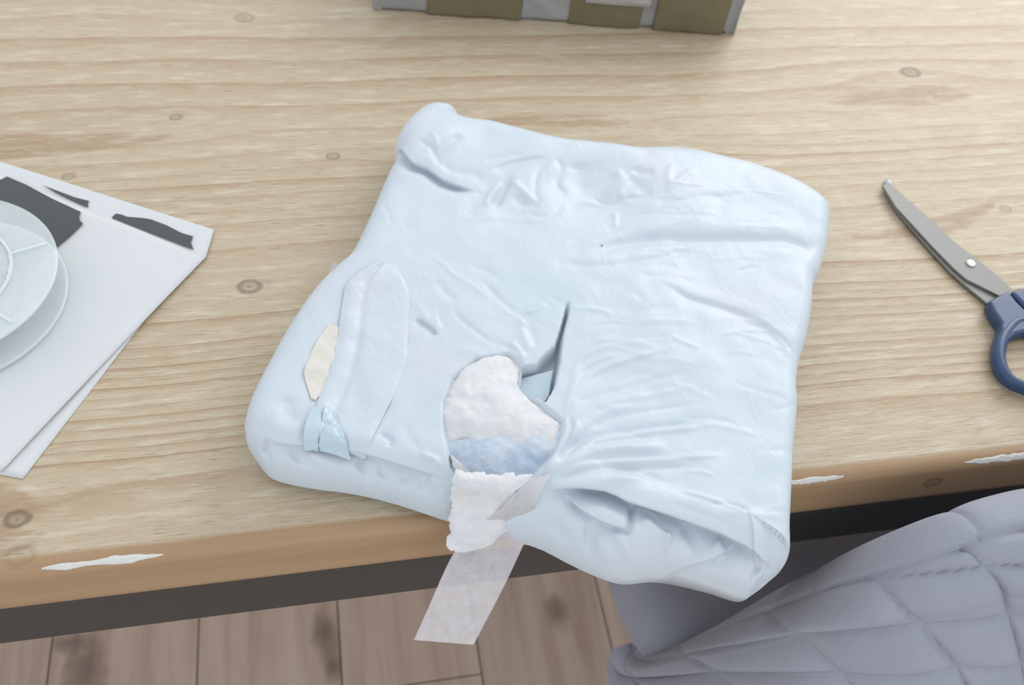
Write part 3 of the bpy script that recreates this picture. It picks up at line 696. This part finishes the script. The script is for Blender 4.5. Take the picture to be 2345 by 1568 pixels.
def patch(name, left, right, mat, off=0.001, thick=0.0006, n=(60, 40), lump=0.0, ls=120, seed=1, ragged=0.0, follow_holes=False, edge_drop=0.0, extra=None, parent=pad, end_rag=0.0):
    """sheet lying on the pad between two traced side lines (photo pixels); follows the surface"""
    L = smooth_poly(np.array([P(x, y, TOPZ)[:2] for x, y in left]), n[0]); R_ = smooth_poly(np.array([P(x, y, TOPZ)[:2] for x, y in right]), n[0])
    v = np.linspace(0, 1, n[1])[None, :, None]
    XY = L[:, None] * (1 - v) + R_[:, None] * v
    if ragged:
        e = np.abs(np.linspace(-1, 1, n[1]))[None] ** 6
        d = (R_ - L)[:, None]; d = d / (np.linalg.norm(d, axis=2, keepdims=True) + 1e-9)
        XY = XY + d * (ragged * e * fbm(XY[..., 0] * 260, XY[..., 1] * 260, 3, seed + 9))[..., None]
    if end_rag:
        gu = np.gradient(XY, axis=0); gu /= np.linalg.norm(gu, axis=2, keepdims=True) + 1e-9
        e = np.linspace(0, 1, n[0])[:, None] ** 3
        XY = XY + gu * (end_rag * e * (0.35 + fbm(XY[..., 0] * 55, XY[..., 1] * 3, 3, seed + 4)))[..., None]
    Z = padH(XY[..., 0], XY[..., 1], True, follow_holes) + off
    if lump: Z = Z + lump * (0.55 + fbm(XY[..., 0] * ls, XY[..., 1] * ls, 4, seed))
    eu = np.abs(np.linspace(-1, 1, n[0]))[:, None]; ev = np.abs(np.linspace(-1, 1, n[1]))[None]
    em = np.maximum(eu, ev) ** 8
    Z = Z - edge_drop * em
    if extra is not None: Z = Z + extra(np.linspace(0, 1, n[0])[:, None], np.linspace(0, 1, n[1])[None])
    T = np.concatenate([XY, (Z + TZ)[..., None]], -1).reshape(-1, 3)
    B_ = T - np.array([0, 0, thick])
    N = n[0] * n[1]
    F = [grid_faces(*n), grid_faces(n[0], n[1], N, True)]
    ring = list(range(n[1])) + [i * n[1] + n[1] - 1 for i in range(1, n[0])] + [(n[0] - 1) * n[1] + j for j in range(n[1] - 2, -1, -1)] + [i * n[1] for i in range(n[0] - 2, 0, -1)]
    q = [(ring[i], ring[(i + 1) % len(ring)], ring[(i + 1) % len(ring)] + N, ring[i] + N) for i in range(len(ring))]
    F.append(np.array(q))
    o = fast_obj(name, np.vstack([T, B_]), np.vstack(F), mat, parent)
    return o
# inner pieces of the tear
patch('gel_core', [(1018, 1000), (1030, 1045), (1054, 1094)], [(1288, 985), (1262, 1050), (1222, 1096)], M_GREYFILM, -0.0048, 0.0008, (50, 70), 0.0016, 60, 4)
def wad_extra(u, v): return 0.0032 * np.exp(-((v - .45) / .3) ** 2 - ((u - .45) / .45) ** 2)
patch('cotton_wad', [(1150, 806), (1070, 828), (1030, 868), (1012, 925), (1014, 985), (1032, 1030)], [(1197, 830), (1194, 880), (1225, 915), (1262, 940), (1290, 975), (1276, 1030)], M_COTTON, -0.0010, 0.004, (90, 90), 0.0022, 38, 12, 0.0012, False, 0.004,
      lambda u, v: wad_extra(u, v) - 0.004 * sstep(.72, 1.0, u) - 0.0030 * sstep(.66, .9, u) * np.sin(v * math.pi * 3.1) ** 2, end_rag=0.007)
patch('cotton_edge', [(1030, 1030), (1042, 1068), (1052, 1100)], [(1078, 1080), (1130, 1092), (1180, 1100)], M_COTTON, 0.0004, 0.003, (40, 40), 0.0010, 50, 22, 0.0014, False, 0.002)
# film rim that is folded back beside the slit, and the loose tab of inner film
patch('inner_tab', [(1190, 850), (1192, 875), (1204, 896), (1242, 910)], [(1268, 839), (1264, 865), (1260, 890), (1246, 911)], M_TAB, -0.0085, 0.0008, (24, 24), 0, extra=lambda u, v: 0.004 * v * (1 - u))
# left flap with its pale tab, and the cream adhesive patch below it
patch('adhesive_patch', [(752, 735), (720, 780), (696, 845), (712, 905)], [(775, 740), (770, 800), (752, 860), (722, 908)], M_CREAM, 0.0006, 0.0005, (40, 20), 0.0006, 120, 7, 0.0004)
flap = patch('side_flap', [(868, 600), (800, 640), (783, 690), (772, 760), (755, 830), (727, 905), (714, 950), (712, 990)], [(905, 602), (935, 660), (935, 740), (930, 820), (905, 890), (872, 955), (850, 1000), (836, 1024)], M_FILM, 0.0020, 0.0005, (120, 50), 0.0006, 60, 8, 0, False, 0.0012,
             lambda u, v: -0.0014 * v * (1 - 0.5 * u) + 0.0009 * np.exp(-((v - .12) / .08) ** 2) - 0.0012 * np.exp(-((v - .3) / .06) ** 2))
tab = patch('fastening_tab', [(715, 928), (702, 955), (690, 1007)], [(744, 925), (735, 960), (725, 1013)], M_TAB, 0.0034, 0.0006, (30, 12), 0.0002, 90, 3)
tab2 = patch('fastening_tab', [(744, 928), (735, 962), (727, 1008)], [(768, 940), (785, 985), (803, 1030)], M_TAB, 0.0030, 0.0006, (30, 24), 0.0014, 110, 14)
V, F = lathe([(0.0001, 0.0), (0.0006, 0.0), (0.0006, 0.0003), (0.0001, 0.0004)], 10, tuple(on_pad(1378, 562, 0.0)))
mesh_obj('dark_speck', V, F, M_STEEL_DARK, pad)
# clear bit of tape peeping out at the left
a, b2, c3, d4 = (748, 660, .012), (764, 615, .010), (795, 622, .016), (775, 668, .020)
T4 = [P(*q) for q in (a, b2, c3, d4)]
prism('tape_scrap', [(v[0], v[1]) for v in T4], TZ + 0.018, TZ + 0.0185, M_CLEARBIT, pad)
# pulp tongue hanging out of the tear over the front
def sheet(name, rows, mat, n=(80, 40), thick=0.0006, lump=0.0, ls=100, seed=1, ragged=0.0, uv=False):
    A = smooth_poly(np.array([P(l[0], l[1], z) for l, r, z in rows]), n[0]); B_ = smooth_poly(np.array([P(r[0], r[1], z) for l, r, z in rows]), n[0])
    v = np.linspace(0, 1, n[1])[None, :, None]
    X = A[:, None] * (1 - v) + B_[:, None] * v
    gu = np.gradient(X, axis=0); gv = np.gradient(X, axis=1); N_ = np.cross(gu, gv); N_ /= np.linalg.norm(N_, axis=2, keepdims=True)
    if N_[..., 2].mean() + (-N_[..., 1]).mean() < 0: N_ = -N_
    if ragged:
        e = np.abs(np.linspace(-1, 1, n[1]))[None] ** 6; q = np.abs(np.linspace(-1, 1, n[0]))[:, None] ** 10
        X = X + (gv / np.linalg.norm(gv, axis=2, keepdims=True)) * (ragged * e * fbm(X[..., 2] * 300, X[..., 0] * 60, 3, seed))[..., None]
        X = X + (gu / np.linalg.norm(gu, axis=2, keepdims=True)) * (ragged * q * fbm(X[..., 0] * 300, X[..., 2] * 60, 3, seed + 5))[..., None]
    eu = np.abs(np.linspace(-1, 1, n[0]))[:, None]; ev = np.abs(np.linspace(-1, 1, n[1]))[None]
    em = 1 - np.maximum(eu, ev) ** 6
    if lump: X = X + N_ * (em * lump * (0.9 + fbm(X[..., 0] * ls, X[..., 1] * ls + X[..., 2] * ls, 4, seed + 2)))[..., None]
    Bk = X - N_ * (thick * (0.25 + 0.75 * em))[..., None]
    T = X.reshape(-1, 3); K = n[0] * n[1]
    ring = list(range(n[1])) + [i * n[1] + n[1] - 1 for i in range(1, n[0])] + [(n[0] - 1) * n[1] + j for j in range(n[1] - 2, -1, -1)] + [i * n[1] for i in range(n[0] - 2, 0, -1)]
    Q = np.array([(ring[i], ring[(i + 1) % len(ring)], ring[(i + 1) % len(ring)] + K, ring[i] + K) for i in range(len(ring))])
    if uv: o = fast_obj(name, T, grid_faces(*n), mat, pad)
    else: o = fast_obj(name, np.vstack([T, Bk.reshape(-1, 3)]), np.vstack([grid_faces(*n), grid_faces(n[0], n[1], K, True), Q]), mat, pad)
    if uv:
        at = o.data.attributes.new('uvw', 'FLOAT_VECTOR', 'POINT')
        g = np.zeros((n[0], n[1], 3), np.float32); g[..., 0] = np.linspace(0, 1, n[1])[None]; g[..., 1] = np.linspace(0, 1, n[0])[:, None]
        at.data.foreach_set('vector', g.reshape(-1, 3).ravel())
    return o
sheet('tape_strip', [((1205, 1098), (1262, 1085), .054), ((1180, 1130), (1236, 1130), .050), ((1135, 1175), (1225, 1170), .036), ((1080, 1215), (1213, 1215), .018), ((1040, 1265), (1192, 1262), .002), ((1012, 1320), (1160, 1330), -.012), ((985, 1382), (1127, 1395), -.024), ((948, 1465), (1084, 1476), -.036)],
      M_TAPE, (120, 60), 0.0003, 0.0004, 60, 3, 0, True)
sheet('pulp_tongue', [((1042, 1078), (1215, 1088), .0545), ((1038, 1105), (1190, 1118), .052), ((1036, 1130), (1175, 1145), .044), ((1034, 1160), (1162, 1170), .034), ((1030, 1190), (1164, 1188), .026), ((1028, 1220), (1155, 1218), .019), ((1026, 1245), (1118, 1246), .014), ((1030, 1258), (1062, 1264), .012)],
      M_COTTON, (110, 80), 0.0035, 0.0022, 38, 6, 0.0014)
tag(bpy.data.objects['pulp_tongue'], 'ragged white pulp hanging out of the tear')
tag(bpy.data.objects['tape_strip'], 'clear ribbed tape strip hanging over the table edge')

# ------------------------------------------------------------------ envelope with spool
env = empty('paper_envelope', (*P(200, 800, 0)[:2], TZ))
tag(env, 'white folded paper envelope with dark printed blocks, under the clear spool', 'envelope')
def sheet_poly(name, corners, z, mat, thick=0.0004, n=40, wave=0.0006, seed=2, parent=env):
    a, b_, c_, d_ = [np.array(q) for q in corners]
    u = np.linspace(0, 1, n)[:, None, None]; v = np.linspace(0, 1, n)[None, :, None]
    X = a * (1 - u) * (1 - v) + b_ * u * (1 - v) + c_ * u * v + d_ * (1 - u) * v
    Z = TZ + z + wave * (0.5 + 0.5 * fbm(X[..., 0] * 14, X[..., 1] * 14, 2, seed))
    T = np.concatenate([X, Z[..., None]], -1).reshape(-1, 3); K = n * n; B_ = T - np.array([0, 0, thick])
    ring = list(range(n)) + [i * n + n - 1 for i in range(1, n)] + [(n - 1) * n + j for j in range(n - 2, -1, -1)] + [i * n for i in range(n - 2, 0, -1)]
    Q = np.array([(ring[i], ring[(i + 1) % len(ring)], ring[(i + 1) % len(ring)] + K, ring[i] + K) for i in range(len(ring))])
    return fast_obj(name, np.vstack([T, B_]), np.vstack([grid_faces(n, n), grid_faces(n, n, K, True), Q]), mat, parent)
TRc = P(491, 526, 0.0006)[:2]; BRc = P(52, 1096, 0.0006)[:2]
ax = P(0, 371, 0)[:2] - TRc; ax /= np.linalg.norm(ax)
TLc = TRc + ax * 0.24; BLc = BRc + (P(-100, 1068, 0)[:2] - BRc) / np.linalg.norm(P(-100, 1068, 0)[:2] - BRc) * 0.24
sheet_poly('back_sheet', [BRc, TRc, TLc, BLc], 0.0005, M_PAPER)
TR2 = P(470, 588, 0.003)[:2]; BR2 = P(2, 1078, 0.003)[:2]; dn = (BLc - BRc) / np.linalg.norm(BLc - BRc)
TL2 = P(12, 403, 0.003)[:2]; TL2 = TR2 + (TL2 - TR2) / np.linalg.norm(TL2 - TR2) * 0.238
sheet_poly('front_sheet', [BR2, TR2, TL2, BR2 + dn * 0.225], 0.0022, M_PAPER, wave=0.0012, seed=9)
TRf = P(490, 527, 0.002)[:2]
sheet_poly('flap_strip', [TR2, TRf, TRf + ax * 0.239, TL2], 0.0017, M_PAPER, wave=0.0004, seed=4)
def block(px, z):
    pts = [tuple(P(x, y, z)[:2]) for x, y in px]
    return prism('printed_block', pts, TZ + z - 0.0001, TZ + z + 0.0001, M_PRINT, env)
block([(-60, 425), (0, 412), (16, 404), (60, 423), (120, 455), (185, 485), (181, 497), (183, 505), (190, 512), (160, 541), (128, 567), (60, 620), (-40, 600)], 0.0040)
block([(98, 424), (140, 440), (172, 452), (204, 460), (201, 466), (202, 475), (165, 459), (130, 442)], 0.0030)
block([(265, 489), (278, 491), (290, 496), (325, 499), (345, 502), (380, 515), (415, 533), (442, 541), (437, 555), (443, 571), (350, 535), (256, 498)], 0.0030)

spool = empty('tape_spool', (0, 0, TZ))
tag(spool, 'milky clear plastic tape spool with two flanges lying on the white envelope', 'spool')
def fit_circle(pts):
    A = np.c_[2 * pts, np.ones(len(pts))]; b_ = (pts ** 2).sum(1); s = np.linalg.lstsq(A, b_, rcond=None)[0]
    return s[:2], math.sqrt(s[2] + s[0] ** 2 + s[1] ** 2)
SH = 0.030
ctr, rad = fit_circle(np.array([P(x, y, SH)[:2] for x, y in [(0, 462), (60, 478), (100, 510), (125, 560), (129, 600), (117, 665)]]))
print('spool', ctr, rad)
sc = (float(ctr[0]), float(ctr[1]), 0.0); rad = float(rad)
spool.location = (sc[0], sc[1], TZ)
SB = TZ + 0.0046
def ringobj(name, r0, r1, z0, z1, mat, rim=0.0):
    pr = [(r0, z0), (r1 - 0.001, z0), (r1, z0 + 0.0006), (r1, z1 - 0.0006 + rim), (r1 - 0.0012, z1 + rim), (r1 - 0.003, z1), (r0, z1)]
    V, F = lathe(pr, 128, (sc[0], sc[1], SB)); return mesh_obj(name, V, F, mat, spool)
ringobj('flange', 0.012, rad, 0.0, 0.0016, M_SPOOL, 0.0012)
ringobj('flange', 0.012, rad, SH - 0.0046 - 0.0016, SH - 0.0046, M_SPOOL, 0.0012)
ringobj('hub', 0.010, 0.014, 0.0016, SH - 0.0062, M_SPOOL2)
ringobj('wound_tape', rad * 0.46, rad * 0.60, 0.0017, SH - 0.0064, M_SPOOL2)
for k in range(6):
    a = k * math.pi / 3 + 0.35; c_, s_ = math.cos(a), math.sin(a); w2 = 0.0009; r0, r1 = rad * 0.62, rad * 0.93
    pts = [(sc[0] + r * c_ - q * s_, sc[1] + r * s_ + q * c_) for r, q in ((r0, -w2), (r1, -w2), (r1, w2), (r0, w2))]
    prism('spoke_rib', pts, SB + SH - 0.0046, SB + SH - 0.0046 + 0.0012, M_SPOOL2, spool)
ringobj('ridge_ring', rad * 0.60, rad * 0.63, SH - 0.0046, SH - 0.0034, M_SPOOL2)
ringobj('ridge_ring', rad * 0.27, rad * 0.31, SH - 0.0046, SH - 0.0034, M_SPOOL2)

# ------------------------------------------------------------------ scissors
sci = empty('scissors', (*P(2222, 603, 0)[:2], TZ))
tag(sci, 'steel scissors with navy blue plastic handles lying on the table', 'scissors')
up_px = [(2021, 425), (2052, 474), (2090, 515), (2136, 565), (2184, 614), (2213, 639), (2251, 658), (2289, 677), (2306, 690), (2330, 684), (2322, 667), (2289, 634), (2232, 588), (2184, 552), (2136, 506), (2079, 456), (2046, 426), (2030, 418)]
prism('blade', [tuple(P(x, y, .0062)[:2]) for x, y in up_px], TZ + 0.0042, TZ + 0.0062, M_BLADE, sci, 0.0005)
lo_px = [(2022, 428), (2050, 479), (2088, 524), (2130, 572), (2178, 624), (2205, 648), (2259, 693), (2285, 708), (2310, 690), (2292, 668), (2240, 610), (2180, 560), (2130, 512), (2046, 430)]
prism('blade', [tuple(P(x, y, .0038)[:2]) for x, y in lo_px], TZ + 0.0018, TZ + 0.0039, M_BLADE, sci, 0.0005)
q = P(2223, 603, .0065)
V, F = lathe([(0.0001, 0.0), (0.0042, 0.0), (0.0042, 0.0006), (0.0030, 0.0014), (0.0001, 0.0014)], 24, (q[0], q[1], TZ + 0.0062)); mesh_obj('screw', V, F, M_SCREW, sci, False)
prism('screw_slot', [(q[0] + a, q[1] + b_) for a, b_ in ((-.0032, -.0012), (.0032, .0004), (.0032, .0010), (-.0032, -.0006))], TZ + 0.0073, TZ + 0.0077, M_STEEL_DARK, sci)
# handles: closed loop tube + shank, as one continuous piece each
def handle(loop_px, shank_px, zc):
    C_ = smooth_poly(np.array([P(x, y, zc) for x, y in loop_px]), 72, True)
    ang = np.linspace(0, 2 * math.pi, 72, endpoint=False)
    V, F = tube(C_, 0.0047 + 0.0005 * np.cos(ang), 16, True, (1.0, 1.25))
    h = mesh_obj('handle', V, F, M_BLUE, sci)
    s = prism('handle_shank', [tuple(P(x, y, zc)[:2]) for x, y in shank_px], TZ + zc - 0.0055, TZ + zc + 0.0055, M_BLUE, h, 0.0028, 4)
    return h
handle([(2312, 752), (2292, 780), (2285, 812), (2290, 842), (2308, 870), (2335, 885), (2372, 896), (2420, 895), (2455, 870), (2460, 830), (2440, 790), (2400, 762), (2360, 745), (2332, 740)],
       [(2256, 698), (2286, 682), (2303, 675), (2322, 700), (2350, 728), (2395, 752), (2395, 772), (2345, 768), (2318, 775), (2300, 792), (2284, 790), (2284, 748), (2267, 722)], 0.0068)
handle([(2420, 720), (2470, 735), (2525, 762), (2575, 800), (2600, 840), (2590, 862), (2560, 858), (2505, 830), (2450, 800), (2415, 770), (2402, 740)],
       [(2307, 677), (2329, 668), (2350, 668), (2385, 688), (2425, 712), (2425, 745), (2405, 752), (2370, 735), (2340, 712)], 0.0072)
# wisp of fluff at the blade tip
V, F = lathe([(0.0001, 0), (0.0022, 0.0002), (0.003, 0.0016), (0.0022, 0.003), (0.0001, 0.0036)], 20, (0, 0, 0))
q = P(2035, 414, .005); V = [(q[0] + v[0] * 0.8 + 0.15 * v[1] + 0.0012 * float(vnoise(np.array(v[0] * 900), np.array(v[1] * 900), 3)), q[1] + v[1] * 1.5 + 0.0012 * float(vnoise(np.array(v[1] * 900), np.array(v[2] * 900), 5)), TZ + 0.0004 + v[2] * 1.5) for v in V]
tag(mesh_obj('cotton_fluff', V, F, M_COTTON), 'tiny white wisp of cotton fluff at the tip of the scissors', 'fluff')

# ------------------------------------------------------------------ taped parcel at the back
bl = P(868, 24, 0)[:2]; br = P(1668, 79, 0)[:2]
dx = br - bl; LW = float(np.linalg.norm(dx)); dx /= LW; dy = np.array([-dx[1], dx[0]])
par = empty('parcel', (*((bl + br) / 2), TZ))
tag(par, 'grey parcel wrapped in bands of olive brown packing tape at the back', 'parcel')
PH, PD = 0.075, 0.20
def pbox(name, s0, s1, d0, d1, z0, z1, mat, bev=0.003, noise_a=0.0, seed=1, parent=par):
    """box in parcel axes with slightly crumpled skin"""
    n = 26; V = []; F = []
    S_ = np.linspace(s0, s1, n)
    prof = [(d0, z0), (d0, z0 + (z1 - z0) * .33), (d0, z0 + (z1 - z0) * .66), (d0, z1), (d0 + (d1 - d0) * .5, z1), (d1, z1), (d1, z0)]
    k = len(prof)
    for i, s in enumerate(S_):
        for j, (d, z) in enumerate(prof):
            e = noise_a * float(fbm(np.array(s * 60.0 + seed * 7), np.array(j * 1.7), 3, seed))
            xy = bl + dx * s + dy * (d + (e if j <= 3 else 0)); V.append((xy[0], xy[1], TZ + max(z + (e if 2 < j < 6 else 0), 0.0003)))
    for i in range(n - 1):
        for j in range(k): F.append((i * k + j, i * k + (j + 1) % k, (i + 1) * k + (j + 1) % k, (i + 1) * k + j))
    F.append(tuple(range(k))[::-1]); F.append(tuple((n - 1) * k + j for j in range(k)))
    F = [f[::-1] for f in F]
    o = mesh_obj(name, V, F, mat, parent, smooth=False)
    if bev:
        b_ = o.modifiers.new('bevel', 'BEVEL'); b_.width = bev; b_.segments = 3; b_.limit_method = 'ANGLE'; b_.angle_limit = math.radians(40)
    return o
def sx(px, py): return float((P(px, py, 0)[:2] - bl) @ dx)
pbox('wrapping', 0.0, LW, 0.0, PD, 0.0003, PH, M_GREYBAG, 0.005, 0.0012, 3)
for a, b_ in ((sx(975, 40), sx(1193, 52)), (sx(1300, 60), sx(1462, 66)), (sx(1492, 68), sx(1652, 76))):
    pbox('tape_band', a, b_, -0.0030, PD + 0.0030, 0.0003, PH + 0.0034, M_OLIVE, 0.004, 0.0011, int(a * 1000))
pbox('gathered_end', LW - 0.004, LW + 0.006, 0.0, PD, 0.0003, PH - 0.006, M_GREYBAG, 0.003, 0.004, 8)
pbox('gathered_end', -0.006, 0.003, 0.0, PD, 0.0003, PH - 0.004, M_GREYBAG, 0.003, 0.004, 5)
pbox('shiny_label', sx(1330, 60), sx(1475, 66), -0.0052, 0.0, 0.026, 0.038, M_LABEL, 0.001, 0.0006, 4)

# ------------------------------------------------------------------ chair
chair = empty('quilted_chair', (0.46, 0.38, 0))
tag(chair, 'grey velvet tub chair with diamond quilted back pushed up to the table', 'chair')
CXc, HA = 0.470, 0.235           # centre line and half width at the rim
YB, YF = 0.144, 0.268             # outer back and arm fronts
def rim_z(a):                    # a = distance from the back centre along the rim
    return np.interp(a, [0, .075, .117, .145, .169, .195, .22, .24, .258, .6], [.818, .812, .80, .767, .722, .635, .525, .43, .40, .40])
def shell_path(n):
    """plan of the shell centre line from left arm front round the back to the right arm front"""
    r = 0.09; pts = []
    xl, xr = CXc - HA + 0.028, CXc + HA - 0.028; yb = YB + 0.028
    for y in np.linspace(YF, yb + r, 6)[:-1]: pts.append((xl, y))
    for a in np.linspace(math.pi, 1.5 * math.pi, 400)[:-1]: pts.append((xl + r + r * math.cos(a), yb + r + r * math.sin(a)))
    for x in np.linspace(xl + r, xr - r, 30)[:-1]: pts.append((x, yb))
    for a in np.linspace(1.5 * math.pi, 2 * math.pi, 400)[:-1]: pts.append((xr - r + r * math.cos(a), yb + r + r * math.sin(a)))
    for y in np.linspace(yb + r, YF, 6): pts.append((xr, y))
    pts = np.array(pts); s = np.r_[0, np.cumsum(np.linalg.norm(np.diff(pts, axis=0), axis=1))]
    u = np.linspace(0, s[-1], n); return np.stack([np.interp(u, s, pts[:, k]) for k in range(2)], 1), s[-1]
def build_shell():
    n = 560; C_, LT = shell_path(n)
    t = np.gradient(C_, axis=0); t = np.stack([np.convolve(np.pad(t[:, k], 14, mode='edge'), np.ones(29) / 29, 'valid') for k in range(2)], 1); t /= np.linalg.norm(t, axis=1, keepdims=True); nrm = np.stack([t[:, 1], -t[:, 0]], 1)   # outward for this direction?
    mid = C_.mean(0); flip = ((C_ - mid) * nrm).sum(1).mean() < 0
    if flip: nrm = -nrm
    th = 0.028; ZB = 0.35
    arc = np.linspace(-LT / 2, LT / 2, n)
    rz = rim_z(np.abs(arc)); rz = np.convolve(np.pad(rz, 12, mode='edge'), np.ones(25) / 25, 'valid')
    no, nr, ni = 190, 48, 40
    V = np.zeros((n, no + nr + ni, 3))
    for i in range(n):
        top = rz[i]
        ztop = top - th
        k = 0
        for z in np.linspace(ZB, ztop, no):
            q = th + 0.0
            lean = 0.070 * math.sin(math.pi * min((ztop - z) / 0.47, 1.0)) * min(1.0, (ztop - ZB) / 0.40)   # padded belly of the back
            V[i, k] = (*(C_[i] + nrm[i] * (q + lean)), z); k += 1
        for a in np.linspace(0, math.pi, nr + 2)[1:-1]:
            V[i, k] = (*(C_[i] + nrm[i] * th * math.cos(a)), ztop + th * math.sin(a)); k += 1
        for z in np.linspace(ztop, min(0.40, ztop - 0.01), ni):
            V[i, k] = (*(C_[i] - nrm[i] * th), z); k += 1
    # quilting: diamonds on outer back and over the rim, pressed seams between soft cushions
    drop = rz[:, None] - V[..., 2]
    kk = np.arange(no + nr + ni)[None]
    drop = np.where(kk >= no, -(kk - no) / nr * 0.075, drop - th)           # continues over the roll
    A = np.repeat(arc[:, None], no + nr + ni, 1)
    stepd = np.linalg.norm(np.diff(V[:, :no], axis=1), axis=2)
    Dn = np.concatenate([np.cumsum(stepd[:, ::-1], axis=1)[:, ::-1], np.zeros((n, 1))], 1)       # surface distance below the roll
    DD = np.concatenate([Dn, np.repeat(-(np.arange(nr + ni)[None] + 1) / nr * th * math.pi, n, 0)], 1)
    xx_ = CXc + A
    f1 = (DD - 2.3 * (xx_ - 0.311) + 0.044) / 0.080; f2 = (DD - 0.30 * (xx_ - 0.323) - 0.005) / 0.042
    drop = DD
    g = lambda f: np.abs(f - np.round(f)) * 2         # 0 at seam, 1 centre
    soft = lambda e: 1 - 0.60 * np.exp(-(e / 0.34) ** 1.3) - 0.40 * np.exp(-(e / 0.045) ** 2)
    body = soft(g(f1)) * soft(g(f2))
    SEAM = -0.044                                                           # piping seam parallel to the rim
    sm = np.abs(drop - SEAM); pip = np.exp(-(sm / 0.0028) ** 2)
    rimq = soft(g(xx_ / 0.062 + 0.3))                                          # tucks carried over the roll
    q = np.where(drop > SEAM, body, 0.4 + 0.6 * rimq)
    dis = 0.0080 * (q - 0.55) - 0.0045 * pip
    inner = sstep(no + nr * 0.8, no + nr * 1.1, kk)
    dis = dis * (1 - inner)
    side = np.ones_like(dis)
    ang = np.clip((kk - no) / nr, 0, 1) * math.pi
    V[..., 0] += nrm[:, None, 0] * dis * np.cos(ang) ; V[..., 1] += nrm[:, None, 1] * dis * np.cos(ang); V[..., 2] += dis * np.sin(ang)
    m_ = no + nr + ni; VV = V.reshape(-1, 3)
    F = grid_faces(n, m_, 0, False)
    # bottom strip and arm ends
    bot = np.array([(i * m_, i * m_ + m_ - 1, (i + 1) * m_ + m_ - 1, (i + 1) * m_) for i in range(n - 1)])
    caps = []
    for i0 in (0, n - 1):
        ou = np.linspace(0, no + nr // 2, 30).astype(int); inn = np.linspace(m_ - 1, no + nr // 2, 30).astype(int)
        for k in range(28): caps.append((i0 * m_ + ou[k], i0 * m_ + ou[k + 1], i0 * m_ + inn[k + 1], i0 * m_ + inn[k]))
    o = fast_obj('quilted_shell', VV, np.vstack([F, bot, np.array(caps)]), M_VELVET, chair)
    return C_, rz
build_shell()
def cushion(name, x0, x1, y0, y1, z0, z1, mat, parent, rad_=0.05, n=40):
    u = np.linspace(-1, 1, n); X, Y = np.meshgrid(u, u, indexing='ij')
    e = 5.0; rr = np.clip((np.abs(X) ** e + np.abs(Y) ** e) ** (1 / e), 1e-6, None); mx = np.maximum(np.abs(X), np.abs(Y))
    sX = X * mx / rr; sY = Y * mx / rr
    h = (1 - np.clip(mx, 0, 1) ** 8) ** 0.5
    cx_, cy_, hx, hy = (x0 + x1) / 2, (y0 + y1) / 2, (x1 - x0) / 2, (y1 - y0) / 2
    zc = (z0 + z1) / 2; hh = (z1 - z0) / 2
    T = np.stack([cx_ + sX * hx, cy_ + sY * hy, zc + hh * h], -1).reshape(-1, 3); B_ = T.copy(); B_[:, 2] = 2 * zc - B_[:, 2]
    K = n * n; ring = mx.ravel() > 0.999; rm = np.arange(K) + K; rm[ring] = np.where(ring)[0]
    F = np.vstack([grid_faces(n, n), rm[grid_faces(n, n, 0, True)]])
    V = np.vstack([T, B_]); us = np.zeros(2 * K, bool); us[F.ravel()] = True; nw = np.cumsum(us) - 1
    return fast_obj(name, V[us], nw[F], mat, parent)
cushion('seat', CXc - HA - 0.003, CXc + HA + 0.003, YB + 0.050, 0.66, 0.37, 0.485, M_VELVET, chair)
box('seat_base', CXc - HA + 0.07, CXc + HA - 0.07, YB + 0.07, 0.60, 0.325, 0.38, M_LEG, chair, 0.006)
for lx in (-1, 1):
    for (y0, y1) in ((YB + 0.10, YB + 0.04), (0.53, 0.59)):
        V, F = tube([(CXc + lx * 0.15, y0, 0.33), (CXc + lx * 0.20, y1, 0.0)], np.array([0.014, 0.010]), 16, False, up=(1, 0, 0.1)); mesh_obj('leg', V, F, M_LEG, chair)
